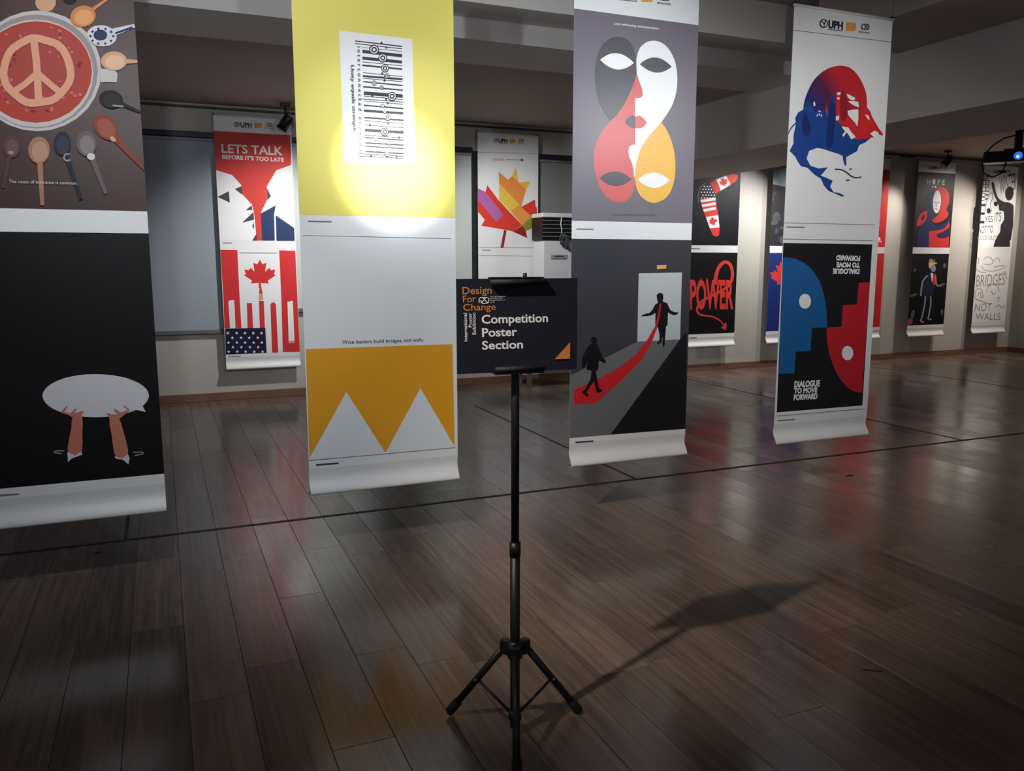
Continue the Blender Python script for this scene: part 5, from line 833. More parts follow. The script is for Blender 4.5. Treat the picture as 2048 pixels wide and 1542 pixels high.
ART['hope'] = [
 ('t', 'u', 'paper', 'H', [(191, 2326), (263, 2324), (192, 2401)], 0.0),
 ('t', 'u', 'paper', 'P E', [(419, 2328), (572, 2328), (419, 2407)], 0.0),
 ('p','u','paper',[(373,2371),(373,2361),(372,2352),(368,2344),(363,2337),(357,2332),(350,2328),(342,2327),(334,2328),(326,2331),(319,2336),(313,2342),(307,2350),(304,2359),(302,2368),(302,2378),(304,2387),(307,2395),(312,2402),(318,2407),(325,2410),(333,2412),(341,2411),(349,2408),(356,2403),(363,2397),(368,2389),(371,2380)]),
 ('p','u','paper',[(299,2293),(319,2307),(348,2296),(328,2280)]),
 ('p','u','paper',[(354,2289),(374,2309),(409,2295),(390,2271)]),
 ('p','u','hopered',[(376,2239),(433,2280),(514,2298),(606,2276),(685,2194),(698,2077),(650,1957),(705,1895),(677,1835),(571,1778),(435,1746),(342,1783),(477,1874),(525,1993),(510,2130),(454,2216)]),
 ('p','u','hopenavy',[(381,2243),(339,2125),(361,1970),(433,1893),(400,1814),(335,1769),(496,1698),(657,1760),(744,1851),(742,1761),(639,1670),(475,1634),(309,1626),(334,1383),(75,1381),(78,1593),(158,1751),(250,1791),(223,1869),(187,2004),(202,2121),(275,2211)]),
 ('p','u','paper',[(520,2069),(518,2024),(511,1983),(498,1947),(481,1920),(461,1903),(439,1897),(416,1904),(395,1921),(376,1949),(362,1984),(352,2026),(347,2070),(349,2114),(356,2155),(369,2191),(386,2218),(406,2235),(428,2241),(450,2235),(471,2217),(490,2190),(505,2155),(515,2113)]),
 ('s','u','slate',[(361,2054),(395,2060),(422,2052)],[(358,2061),(395,2068),(426,2059)]),
 ('s','u','slate',[(448,2050),(473,2057),(494,2048)],[(444,2058),(473,2065),(499,2055)]),
 ('s','u','slate',[(419,2050),(409,2009),(439,1999)],[(430,2049),(420,2011),(442,2007)]),
 ('s','u','slate',[(400,1957),(427,1964),(454,1955)],[(396,1965),(428,1971),(458,1962)]),
 ('p','u','hopered',[(241,1928),(247,1885),(238,1830),(223,1789),(191,1751),(121,1709),(55,1686),(38,1712),(43,1758),(62,1813),(92,1866),(128,1897),(168,1916),(210,1931)]),
 ('p','u','black',[(179,1868),(196,1859),(204,1839),(189,1813),(168,1790),(147,1783),(132,1789),(133,1812),(144,1838),(160,1858)]),
 ('p','u','hopered',[(309,1626),(475,1634),(639,1670),(740,1781),(761,1386),(334,1383)]),
 ('p','u','hopenavy',[(481,1579),(538,1599),(616,1620),(692,1661),(751,1682),(770,1629),(756,1562),(699,1531),(628,1517),(568,1516),(520,1528),(485,1551)]),
 ('p','l','blond',[(354,1131),(377,1169),(432,1150),(525,1145),(540,1131),(476,1112),(424,1093),(404,1055),(375,1055)]),
 ('p','l','blond',[(424,1160),(439,1202),(457,1160)]),
 ('p','l','blond',[(464,1160),(472,1205),(487,1155)]),
 ('p','l','bonegray',[(522,1055),(520,1034),(510,1016),(493,1004),(472,1000),(450,1004),(430,1016),(416,1034),(410,1055),(412,1076),(422,1094),(439,1106),(460,1110),(482,1106),(501,1094),(515,1076)]),
 ('p','l','bonegray',[(430,1174),(427,1159),(416,1148),(399,1144),(381,1148),(368,1159),(362,1174),(365,1189),(376,1200),(393,1204),(410,1200),(424,1189)]),
 ('p','l','suitnavy',[(370,984),(421,998),(522,988),(554,883),(487,625),(273,638),(265,847),(347,942)]),
 ('p','l','paper',[(412,984),(463,984),(484,883),(457,845)]),
 ('p','l','hopered',[(467,969),(524,969),(562,806),(523,792),(466,826)]),
 ('s','l','bonegray',[(341,955),(314,936),(277,906),(247,872),(233,834),(228,794),(224,754),(221,709),(220,662),(220,630)],[(367,937),(341,918),(305,890),(279,860),(267,828),(262,790),(259,751),(256,706),(255,660),(254,627)]),
 ('s','l','bonegray',[(514,940),(520,908),(528,862),(540,824),(554,799),(574,781),(605,772),(648,776),(696,787),(730,795)],[(541,941),(546,908),(555,864),(566,827),(578,807),(589,796),(605,791),(640,795),(685,805),(719,814)]),
 ('s','l','bonegray',[(324,628),(323,590),(322,534),(317,476),(306,413),(292,347),(280,296),(269,271),(258,258),(261,238),(287,223),(319,213),(342,207)],[(356,626),(355,587),(354,531),(348,472),(338,408),(324,341),(311,288),(299,260),(289,249),(287,250),(300,243),(328,235),(350,229)]),
 ('s','l','bonegray',[(435,625),(441,595),(449,551),(452,501),(447,437),(436,364),(426,311),(416,292),(406,291),(410,270),(437,260),(476,251),(504,245)],[(464,626),(471,596),(479,551),(482,499),(476,433),(466,360),(455,304),(441,279),(426,273),(424,288),(446,280),(482,271),(509,266)]),
 ('p','l','ghost',[(160,665),(155,654),(130,640),(93,627),(52,620),(20,619),(4,626),(9,637),(34,651),(71,663),(111,671),(144,672)]),
 ('p','l','ghost',[(739,1093),(732,1075),(718,1063),(700,1060),(684,1067),(674,1082),(672,1102),(679,1120),(693,1132),(711,1135),(727,1128),(737,1113)]),
 ('p','l','ghost',[(137,346),(123,315),(102,295),(80,290),(63,303),(56,330),(59,363),(73,394),(93,414),(115,419),(132,406),(140,379)]),
 ('p','l','ghost',[(86,1057),(94,1050),(96,1038),(90,1024),(79,1013),(65,1007),(52,1008),(44,1016),(42,1028),(48,1041),(59,1052),(73,1058)]),
 ('p','l','ghost',[(752,368),(751,343),(743,326),(730,319),(715,326),(703,345),(697,369),(698,393),(706,411),(719,417),(733,410),(745,392)]),
 ('p','l','ghost',[(750,810),(745,801),(725,793),(695,788),(665,787),(641,791),(631,799),(636,809),(656,817),(685,822),(715,822),(739,818)]),
 ('p','l','soup2',[(96,218),(74,194),(45,181),(15,183),(0,200),(0,226),(0,255),(14,279),(43,291),(73,289),(95,273),(103,247)]),
]
ART['white'] = [
 ('t', 'u', 'ink', 'WHEN', [(156, 2109), (130, 2507), (1, 2105)], 0),
 ('t', 'u', 'barcode', 'WINTER', [(404, 2228), (778, 2319), (353, 2494)], 0),
 ('t', 'u', 'ink', 'E', [(-21, 1760), (101, 1762), (-27, 2071)], 0),
 ('t', 'u', 'ink', 'YES', [(106, 1785), (295, 1788), (94, 1880)], 0.0),
 ('t', 'u', 'barcode', "IT'S", [(328, 1789), (476, 1803), (326, 1935)], 0),
 ('t', 'u', 'ink', 'NOT TO', [(-19, 1604), (308, 1620), (-16, 1716)], 0),
 ('t', 'u', 'caption', 'COLD OUT', [(-31, 1503), (397, 1507), (-31, 1570)], 0),
 ('p','u','figure',[(185,2399),(203,2415),(233,2406),(252,2378),(271,2335),(294,2281),(322,2226),(355,2183),(398,2150),(464,2124),(528,2109),(558,2109),(586,2110),(648,2101),(708,2080),(739,2063),(754,1990),(778,1743),(751,1505),(568,1465),(397,1502),(417,1560),(481,1633),(483,1693),(483,1747),(517,1785),(548,1827),(545,1899),(522,1962),(471,1970),(421,1971),(406,2004),(394,2049),(357,2102),(314,2158),(272,2212),(234,2267),(201,2339)]),
 ('p','u','figure',[(716,2244),(712,2209),(698,2178),(676,2154),(649,2139),(619,2134),(589,2140),(562,2157),(540,2183),(526,2214),(522,2249),(526,2283),(540,2314),(562,2338),(589,2353),(619,2358),(649,2352),(676,2335),(698,2310),(712,2278)]),
 ('p','u','ink',[(220,1964),(220,1954),(218,1945),(213,1937),(207,1930),(199,1925),(189,1922),(179,1921),(169,1921),(159,1924),(150,1929),(141,1936),(135,1944),(131,1952),(128,1962),(128,1971),(130,1980),(135,1988),(141,1995),(149,2000),(159,2004),(169,2005),(179,2004),(189,2001),(198,1997),(206,1990),(213,1982),(217,1973)]),
 ('p','u','ink',[(371,2076),(371,2068),(368,2060),(364,2052),(357,2046),(349,2041),(339,2038),(329,2037),(319,2038),(309,2040),(299,2045),(291,2050),(285,2057),(281,2065),(278,2074),(278,2082),(281,2090),(285,2098),(292,2104),(300,2109),(309,2112),(320,2113),(330,2112),(340,2110),(349,2105),(357,2100),(364,2093),(368,2085)]),
 ('s','u','caption',[(122,1909),(113,1935),(103,1973),(100,2018),(111,2077),(129,2144),(151,2196),(175,2225),(201,2240),(217,2241),(227,2224),(234,2191),(233,2157),(220,2128),(199,2098),(187,2066),(199,2031),(221,1996),(233,1967),(224,1941),(206,1917),(193,1901)],[(109,1907),(100,1933),(90,1972),(87,2019),(98,2079),(117,2147),(138,2200),(165,2231),(195,2248),(224,2248),(240,2226),(247,2191),(246,2155),(232,2125),(211,2095),(200,2066),(212,2034),(233,1999),(246,1967),(237,1937),(218,1913),(204,1896)]),
 ('p','u','figure',[(391,1516),(727,1519),(743,1399),(353,1397)]),
 ('t', 'l', 'graph', 'BRIDGES', [(26, 760), (700, 784), (26, 947)], 0),
 ('t', 'l', 'graph', 'NOT', [(44, 364), (430, 365), (51, 489)], 0),
 ('t', 'l', 'graph', 'WALLS', [(84, 221), (674, 205), (77, 337)], 0),
 ('s','l','graph',[(108,1089),(121,1077),(140,1059),(164,1040),(193,1025),(227,1015),(266,1008),(307,1004),(350,1003),(394,1004),(440,1008),(486,1014),(533,1023),(582,1037),(633,1056),(679,1074),(710,1086)],[(118,1094),(131,1082),(150,1064),(172,1046),(198,1033),(230,1024),(267,1018),(307,1014),(349,1012),(391,1013),(436,1017),(482,1023),(527,1032),(575,1046),(625,1064),(671,1082),(702,1094)]),
 ('s','l','graph',[(0,1047),(0,1036),(27,1021),(59,1006),(93,994),(129,988),(170,985),(206,984),(231,983)],[(0,1054),(7,1044),(34,1029),(65,1013),(96,1003),(130,997),(169,994),(205,993),(231,992)]),
 ('s','l','graph',[(0,1232),(0,1225),(12,1216),(26,1205),(34,1193),(36,1177),(34,1157),(30,1137),(28,1123)],[(0,1238),(6,1232),(21,1222),(37,1210),(47,1195),(50,1176),(47,1155),(44,1135),(41,1121)]),
 ('s','l','graph',[(150,1191),(165,1200),(186,1213),(210,1225),(232,1231),(253,1231),(277,1228),(300,1221),(319,1212),(337,1199),(354,1183),(366,1167),(370,1154),(363,1143),(347,1131),(327,1122),(304,1116),(276,1115),(241,1119),(208,1124),(185,1127)],[(141,1198),(156,1207),(177,1220),(202,1233),(228,1240),(254,1241),(280,1236),(305,1229),(327,1219),(347,1205),(366,1188),(379,1169),(383,1152),(375,1137),(357,1124),(334,1114),(308,1107),(276,1106),(240,1110),(206,1114),(183,1118)]),
 ('s','l','graph',[(396,1161),(411,1175),(433,1196),(457,1214),(474,1221),(489,1215),(508,1196),(525,1176),(537,1161)],[(385,1166),(400,1181),(422,1202),(447,1221),(473,1231),(498,1221),(519,1201),(537,1180),(549,1166)]),
 ('s','l','graph',[(292,672),(296,688),(303,711),(312,735),(326,754),(345,768),(370,780),(397,789),(423,793),(450,794),(479,791),(505,784),(526,773),(542,751),(554,721),(562,690),(569,669)],[(278,675),(283,691),(289,714),(299,739),(314,760),(336,775),(362,788),(391,797),(420,802),(449,803),(481,800),(511,793),(537,778),(555,754),(567,722),(576,691),(582,670)]),
 ('s','l','graph',[(31,594),(30,612),(28,638),(29,665),(34,686),(46,702),(62,715),(81,725),(98,729),(115,728),(135,722),(154,711),(170,694),(185,667),(198,630),(208,594),(215,569)],[(17,594),(16,612),(15,638),(15,666),(21,689),(34,707),(52,722),(73,733),(95,738),(118,737),(141,729),(163,717),(182,698),(198,669),(211,631),(221,595),(229,570)]),
 ('s','l','graph',[(89,601),(98,619),(112,644),(126,666),(131,672),(140,658),(152,627),(162,593),(170,570)],[(76,606),(86,623),(99,648),(115,671),(136,680),(152,661),(165,628),(176,594),(183,571)]),
 ('s','l','graph',[(383,691),(396,677),(414,656),(435,636),(457,624),(479,629),(496,643),(510,658),(520,667)],[(395,695),(407,681),(425,661),(445,642),(459,634),(470,637),(485,649),(498,663),(508,673)]),
 ('s','l','graph',[(24,569),(43,563),(71,554),(102,545),(133,536),(163,527),(193,519),(224,511),(258,502),(299,490),(345,477),(387,465),(416,456)],[(29,577),(48,571),(75,563),(106,553),(137,544),(166,536),(196,528),(228,520),(262,510),(303,499),(349,486),(391,474),(420,465)]),
 ('s','l','graph',[(522,402),(538,414),(561,431),(585,446),(604,452),(616,448),(631,434),(648,418),(670,408),(697,412),(724,421),(748,432),(764,439)],[(512,409),(528,421),(551,438),(576,454),(602,462),(625,455),(642,439),(657,424),(671,418),(690,421),(715,430),(739,440),(756,447)]),
 ('s','l','graph',[(531,560),(547,566),(571,575),(591,582),(596,583),(593,570),(582,546),(569,520),(560,502)],[(524,569),(540,575),(563,584),(587,591),(608,586),(607,567),(596,542),(582,516),(573,498)]),
 ('s','l','graph',[(604,961),(621,970),(645,983),(669,993),(683,992),(697,973),(710,939),(720,903),(727,879)],[(595,968),(611,977),(636,991),(664,1002),(692,999),(710,975),(723,940),(734,904),(741,880)]),
 ('s','l','graph',[(420,1065),(438,1069),(464,1075),(494,1081),(524,1086),(555,1089),(590,1092),(622,1094),(645,1096)],[(415,1074),(433,1078),(459,1084),(489,1090),(520,1095),(552,1099),(587,1102),(620,1104),(642,1105)]),
]
ART['sign'] = [
 ('t', 'f', 'signorange', 'Design', [(18.1, 229.2), (104.4, 230.4), (17.4, 249.8)], 0.006),
 ('t', 'f', 'signorange', 'For', [(19.1, 206.1), (58.0, 207.2), (18.3, 225.5)], 0.006),
 ('t', 'f', 'signorange', 'Change', [(19.8, 182.3), (116.7, 183.4), (19.1, 201.3)], 0.006),
 ('t', 'f', 'paper', 'Competition', [(74.1, 144.7), (278.2, 145.3), (73.2, 169.0)], 0.022),
 ('t', 'f', 'paper', 'Poster', [(75.1, 106.5), (182.1, 107.0), (74.2, 130.7)], 0.022),
 ('t', 'f', 'paper', 'Section', [(74.8, 69.5), (200.2, 69.4), (74.0, 93.5)], 0.022),
 ('t', 'f', 'paper', 'International', [(30.8, 94.4), (29.8, 175.9), (20.5, 94.4)], 0.01),
 ('t', 'f', 'paper', 'Poster', [(44.4, 134.7), (43.5, 176.1), (34.8, 134.7)], 0.01),
 ('t', 'f', 'paper', 'Exhibition', [(56.4, 113.3), (55.4, 176.3), (46.2, 113.3)], 0.01),
 ('s','f','paper',[(67.4,203.6),(67.4,206.8),(67.4,211.3),(67.9,214.8),(68.9,216.6),(70.2,217.6),(71.8,218.1),(73.6,218.1),(75.9,217.5),(78.1,216.3),(80.4,214.5),(82.8,211.9),(85.2,209.4),(87.8,206.8),(90.6,204.3),(93.7,203.2),(95.6,205.7),(96.3,209.2),(96.5,212.4),(96.5,215.0),(96.1,217.5),(95.8,219.1)],[(65.0,203.6),(64.9,206.9),(65.0,211.5),(65.6,215.5),(67.0,218.0),(69.0,219.6),(71.4,220.4),(74.0,220.4),(76.8,219.6),(79.5,218.2),(82.1,216.1),(84.5,213.5),(86.9,211.0),(89.5,208.5),(92.0,206.1),(93.0,205.4),(93.3,206.4),(93.8,209.5),(94.1,212.5),(94.0,214.9),(93.7,217.1),(93.4,218.8)]),
 ('s','f','paper',[(72.3,202.6),(74.2,204.4),(76.9,206.9),(79.7,209.6),(82.2,212.5),(84.7,215.5),(86.7,217.4),(88.5,217.8),(90.4,217.5),(91.9,217.1)],[(70.6,204.3),(72.5,206.1),(75.2,208.5),(77.9,211.1),(80.3,214.0),(82.9,217.0),(85.5,219.4),(88.4,220.1),(90.9,219.7),(92.4,219.4)]),
 ('s','f','paper',[(66.6,209.4),(68.2,209.2),(70.4,208.9),(72.0,208.4),(72.8,207.0),(73.7,204.6),(75.7,202.4),(79.0,201.6),(82.7,201.4),(86.2,201.6),(89.6,202.3),(92.8,203.2),(94.9,203.9)],[(66.8,211.7),(68.5,211.5),(71.0,211.2),(73.5,210.1),(75.0,207.9),(75.8,205.7),(76.9,204.4),(79.3,203.9),(82.6,203.8),(85.9,203.9),(89.0,204.5),(92.0,205.4),(94.2,206.1)]),
 ('s','f','paper',[(72.8,218.1),(78.2,218.0),(85.6,217.9),(91.0,217.8)],[(72.8,220.4),(78.2,220.3),(85.6,220.2),(91.0,220.2)]),
 ('t', 'f', 'paper', 'The multi disciplinary', [(99.7, 219.8), (146.0, 220.6), (99.7, 223.1)], 0),
 ('t', 'f', 'paper', 'of the Revolutions', [(99.7, 214.9), (137.9, 215.8), (99.7, 218.2)], 0),
 ('t', 'f', 'paper', 'Graphic Research of', [(99.7, 209.6), (143.6, 210.3), (99.7, 212.8)], 0),
 ('t', 'f', 'paper', 'Group', [(99.7, 204.0), (112.9, 205.2), (99.7, 207.2)], 0),
 ('p','f','signorange',[(348.7,82.9),(349.2,32.8),(299.7,33.3)]),
]
ART['header'] = [
 ('p','h','logo_navy',[(259,2580),(259,2574),(257,2569),(253,2563),(249,2559),(243,2555),(236,2552),(229,2551),(222,2551),(216,2552),(210,2555),(204,2558),(200,2563),(198,2568),(196,2573),(197,2579),(199,2585),(202,2590),(207,2595),(212,2598),(219,2601),(226,2602),(233,2602),(240,2601),(246,2599),(251,2595),(255,2591),(258,2586)]),
 ('p','h','paper',[(252,2579),(251,2575),(250,2571),(247,2567),(244,2563),(239,2560),(234,2558),(229,2557),(224,2557),(218,2558),(214,2560),(210,2563),(207,2566),(204,2570),(204,2574),(204,2579),(205,2583),(208,2587),(211,2590),(216,2593),(221,2595),(226,2596),(232,2596),(237,2595),(242,2594),(246,2591),(249,2587),(251,2584)]),
 ('s','h','logo_navy',[(208,2585),(218,2579),(226,2573),(227,2566),(225,2559)],[(214,2590),(224,2584),(234,2576),(235,2566),(233,2559)]),
 ('s','h','logo_navy',[(238,2595),(226,2573)],[(246,2593),(234,2571)]),
 ('t', 'h', 'logo_navy', 'UPH', [(265, 2556), (379, 2558), (264, 2599)], 0.035),
 ('s','h','caption',[(265,2545),(380,2548)],[(265,2550),(380,2553)]),
 ('p','h','logo_orange',[(415,2605),(482,2606),(483,2571),(473,2558),(408,2553),(407,2596)]),
 ('s','h','logo_gray',[(536,2575),(535,2582),(533,2590),(533,2597),(536,2600),(540,2603),(544,2603),(549,2602),(556,2597),(563,2592),(570,2587),(578,2581),(588,2580),(592,2589),(592,2600),(591,2608)],[(529,2574),(527,2580),(525,2589),(526,2598),(530,2604),(538,2608),(546,2609),(554,2606),(561,2601),(568,2597),(576,2591),(583,2586),(583,2584),(584,2589),(584,2599),(584,2608)]),
 ('s','h','logo_gray',[(551,2575),(556,2580),(562,2587),(568,2593),(574,2599),(580,2604),(584,2607)],[(545,2578),(549,2583),(556,2589),(562,2596),(568,2602),(574,2607),(578,2611)]),
 ('s','h','logo_gray',[(545,2603),(556,2604),(570,2605),(581,2606)],[(545,2609),(556,2610),(570,2611),(581,2612)]),
 ('s','h','logo_gray',[(529,2584),(532,2581),(538,2576),(547,2573),(560,2574),(574,2576),(584,2577)],[(535,2587),(538,2585),(543,2581),(549,2579),(559,2579),(573,2581),(583,2583)]),
 ('t', 'h', 'logo_gray', 'REVOLUTIONS', [(509, 2554), (596, 2556), (509, 2563)], 0.02),
]
W, Z0, ZT = 0.785, 0.345, 3.0
V_HDR, V_UP, V_LO, V_BOT = 2.505, 1.378, 1.281, 0.178     # heights above the banner's lower edge
TEXT_CACHE = {}


def text_mesh(body, bold):
    key = (body, bold)
    if key not in TEXT_CACHE:
        cu = bpy.data.curves.new('lettering', 'FONT')
        cu.body, cu.size, cu.offset, cu.resolution_u = body, 1.0, bold, 3
        o = bpy.data.objects.new('lettering', cu)
        COL.objects.link(o)
        me = bpy.data.meshes.new_from_object(o.evaluated_get(bpy.context.evaluated_depsgraph_get()))
        co = [v.co.copy() for v in me.vertices]
        fs = [tuple(p.vertices) for p in me.polygons]
        bpy.data.objects.remove(o)
        bpy.data.curves.remove(cu)
        bpy.data.meshes.remove(me)
        TEXT_CACHE[key] = (co, fs)
    return TEXT_CACHE[key]


CAP = 0.69


PRINT_NAME = dict(
    bowl='soup_bowl', bowl_in='bowl_wall', soup='soup', soup2='soup', bread='peace_sign', bubble='speech_bubble', skin='raised_arm', mustard='mustard_field', paper_gray='white_triangle', coral='red_mask',
    amber='amber_shape', ltgray='doorway', midgray='lit_path', redprint='red_carpet', dome='helmet', mapred='red_map', mapblue='blue_map', faceblue='blue_profile', facered='red_profile', tomato='red_funnel',
    slate='grey_shard', navysteel='navy_shard', flagred='red_flag_shape', flagnavy='star_field', boomred='red_shape', leafred='leaf_section', leafpurple='leaf_section', leaforange='leaf_section',
    leafgold='leaf_section', leaforange2='leaf_section', leafolive='leaf_section', leafdark='leaf_section', leafmaroon='leaf_section', hopered='red_garment', hopenavy='navy_garment', barcode='dark_mark',
    wood='wooden_spoon', tanwood='wooden_shape', tanwood2='wooden_spoon', redwood='wooden_spoon', china='china_spoon', black='black_figure', metal='metal_spoon', inkblue='dark_spoon', darkspoon='dark_spoon',
    white='white_shape', charcoal='dark_mask', paper='white_shape', figure='man_figure', suitnavy='suit', bonegray='bone', ghost='pale_hand', logo_orange='orange_logo', logo_navy='round_logo',
    logo_gray='bird_logo', caption='printed_line', signorange='orange_triangle', sheet='white_shape', skyblue='pale_sky', smoke='smoke', nearblack='black_field', graph='drawn_line', ink='ink_spot', domeshade='dark_shade', domered='dark_shade')


def entry_geometry(bm, e, place, d, mi):
    if e[0] == 'p':
        pts = []
        for p in e[3]:
            if not pts or (abs(p[0] - pts[-1][0]) + abs(p[1] - pts[-1][1])) > 0.05:
                pts.append(p)
        if len(pts) > 2 and pts[0] == pts[-1]:
            pts.pop()
        if len(pts) < 3:
            return
        bm.faces.new([bm.verts.new(place(u / 1000, v / 1000, d)) for u, v in pts]).material_index = mi
    elif e[0] == 's':
        A = [bm.verts.new(place(u / 1000, v / 1000, d)) for u, v in e[3]]
        B = [bm.verts.new(place(u / 1000, v / 1000, d)) for u, v in e[4]]
        for k in range(len(A) - 1):
            bm.faces.new((A[k], A[k + 1], B[k + 1], B[k])).material_index = mi
    else:
        co, fs = text_mesh(e[3], e[5])
        p0, p1, p2 = [Vector(p) / 1000 for p in e[4]]
        x0, x1 = min(c.x for c in co), max(c.x for c in co)
        vs = []
        for c in co:
            q = p0 + (p1 - p0) * ((c.x - x0) / (x1 - x0)) + (p2 - p0) * (c.y / CAP)
            vs.append(bm.verts.new(place(q.x, q.y, d)))
        for f in fs:
            try:
                bm.faces.new([vs[j] for j in f]).material_index = mi
            except ValueError:
                pass


def extent(e):
    pts = e[4] if e[0] == 't' else e[3] + (e[4] if e[0] == 's' else [])
    return min(max(p[0] for p in pts) - min(p[0] for p in pts), max(p[1] for p in pts) - min(p[1] for p in pts)), max(max(p[0] for p in pts) - min(p[0] for p in pts), max(p[1] for p in pts) - min(p[1] for p in pts))


def printed(entries, place, parent, base=0.0, small=20, step=0.00012):
    """flat print on a sheet: larger shapes and each line of lettering are parts, fine print is joined"""
    fine, inks = bmesh.new(), []
    for i, e in enumerate(entries):
        d = base + step * (i + 1)
        if e[0] != 't' and extent(e)[1] < small:
            if e[2] not in inks:
                inks.append(e[2])
            entry_geometry(fine, e, place, d, inks.index(e[2]))
            continue
        bm = bmesh.new()
        entry_geometry(bm, e, place, d, 0)
        if not bm.faces:
            bm.free()
            continue
        bm.normal_update()
        bmesh.ops.triangulate(bm, faces=bm.faces)
        o = obj('lettering' if e[0] == 't' else PRINT_NAME.get(e[2], 'printed_shape'), bm, ink(e[2]), parent)
        if e[0] == 't' and len(e[3].replace(' ', '')) > 1:
            o['kind'] = 'stuff'
    if inks:
        fine.normal_update()
        bmesh.ops.triangulate(fine, faces=fine.faces)
        o = obj('fine_print', fine, [ink(k) for k in inks], parent)
        o['kind'] = 'stuff'
    else:
        fine.free()


ROLL = [(0.0, 0.130), (-0.003, 0.112), (-0.006, 0.094), (-0.006, 0.078), (-0.001, 0.062), (0.008, 0.047), (0.018, 0.033), (0.025, 0.020), (0.027, 0.009), (0.022, 0.001),
        (0.012, -0.002), (0.002, 0.002), (-0.003, 0.012), (0.0, 0.024), (0.008, 0.032)]


def banner(key, label, Y, upper, lower, group, upper_label, lower_label, header=True, v_hdr=V_HDR):
    x0 = X0[key]
    xc = x0 + W / 2
    t = thing('poster_banner', label, 'banner', (xc, Y, Z0), group)
    bm = box(bmesh.new(), x0, x0 + W, Y, Y + 0.0015, Z0 + 0.13, ZT)
    obj('sheet', bm, M_SHEET, t)
    bm = bmesh.new()
    a = [bm.verts.new((x0, Y - d, Z0 + z)) for d, z in ROLL]
    b = [bm.verts.new((x0 + W, Y - d, Z0 + z)) for d, z in ROLL]
    for i in range(len(ROLL) - 1):
        bm.faces.new((a[i], b[i], b[i + 1], a[i + 1]))
    o = obj('bottom_roll', bm, M_SHEET, t, True)
    tubeo('bottom_bar', [(x0 - 0.004, Y - 0.012, Z0 + 0.014), (x0 + W + 0.004, Y - 0.012, Z0 + 0.014)], 0.008, M_GREYMET, t)
    tubeo('top_bar', [(x0 - 0.006, Y + 0.001, ZT + 0.004), (x0 + W + 0.006, Y + 0.001, ZT + 0.004)], 0.009, M_WHITEPL, t)
    for sx in (x0 + 0.004, x0 + W - 0.004):
        boxo('hanging_clip', sx - 0.009, sx + 0.009, Y - 0.004, Y + 0.022, ZT - 0.004, ZT + 0.024, M_BLACK, t, 0.003)
        if Y < 8:
            tubeo('hanging_string', [(sx, Y, ZT + 0.02), (sx, Y, HIGH_Z)], 0.0011, M_STRING, t, 6)
        else:
            tubeo('hanging_string', [(sx, Y, ZT + 0.02), (sx, WALL_Y - 0.0005, ZT + 0.045)], 0.002, M_STRING, t, 6)

    def place(u, v, d):
        return Vector((x0 + u, Y - d, Z0 + v))

    ent = ART[key]
    hd = [e for e in ent if e[1] == 'h'] + (ART['header'] if header else [])
    printed(hd, place, t, base=0.0026, small=20 if Y < 8 else 60)
    for slot, name, bg, v0, v1, lab in (('u', 'upper_poster', upper, V_UP, v_hdr, upper_label), ('l', 'lower_poster', lower, V_BOT, V_LO, lower_label)):
        bm = box(bmesh.new(), x0, x0 + W, Y - 0.0012, Y - 0.0002, Z0 + v0, Z0 + v1)
        p = obj(name, bm, ink(bg) if bg else M_SHEET, t)
        p['label'] = lab
        printed([e for e in ent if e[1] == slot], place, p, base=0.0013, small=24 if Y < 8 else 55)
    return t


X0 = {'b1': -0.822, 'b2': 0.627, 'b3': 2.083, 'b4': 3.543, 'w1': 0.6, 'maple': 3.52, 'boom': 6.55, 'blue': 7.89, 'red': 9.27, 'hope': 10.635, 'white': 12.055}
ROW_Y, WBAN_Y = 4.06, 9.3
G1, G2 = 'poster banners hanging in a row from the ceiling', 'poster banners hung along the long wall'
banner('b1', 'hanging banner with peace-sign soup bowl above a speech bubble held by two hands', ROW_Y, 'bg_brown', 'bg_black', G1, 'poster of a soup bowl with a peace sign among spoons', 'black poster with raised hands holding a white speech bubble')
banner('b2', 'yellow hanging banner with a bar code above two white triangles on mustard', ROW_Y, 'bg_yellow', None, G1, 'yellow poster with a white bar code card', 'white poster with mustard field and two white triangles')
banner('b3', 'grey hanging banner with a four-colour mask face above a man on a red carpet', ROW_Y, 'bg_plum', 'bg_charcoal', G1, 'plum grey poster with four teardrop masks', 'dark poster with a red tie that becomes a carpet', v_hdr=2.472)
banner('b4', 'white hanging banner with a red and blue helmet map above two facing profiles', ROW_Y, None, None, G1, 'white poster with a map shaped as a helmeted head', 'black poster with blue and red stepped profiles')
banner('w1', 'wall banner reading LETS TALK above a merged maple leaf and stars flag', WBAN_Y, 'paper', 'paper', G2, 'white poster with a red funnel crack', 'poster of two flags painted into one')
banner('maple', 'wall banner with a large many-coloured maple leaf and the word CANADA', WBAN_Y, None, None, G2, 'white poster with many-coloured maple leaf', 'plain pale poster')
banner('boom', 'wall banner with a flag boomerang above the red word POWER', WBAN_Y, 'bg_navyblack', 'bg_black', G2, 'dark poster with a boomerang painted as flags', 'black poster with the word POWER and a red tail')
banner('blue', 'blue wall banner with red maple leaf, mostly behind the white helmet-map banner', WBAN_Y, 'bg_smoke', 'bg_blue', G2, 'smoky dark poster with pale blue top', 'blue poster with a red maple leaf')
banner('red', 'plain red wall banner peeping out right of the white helmet-map banner', WBAN_Y, 'bg_red', 'bg_red', G2, 'red poster with small white emblem', 'plain red poster')
banner('hope', 'wall banner reading HOPE with a hugging pair above a skeleton in a suit', WBAN_Y, 'bg_black', 'bg_black', G2, 'black poster of a red and navy embrace', 'black poster of a skeleton in a blue suit')
banner('white', 'white wall banner with hand lettering and a man raising his arm, below the projector', WBAN_Y, 'paper', 'paper', G2, 'white poster of black hand lettering and a man', 'white poster of grey line drawing and lettering')

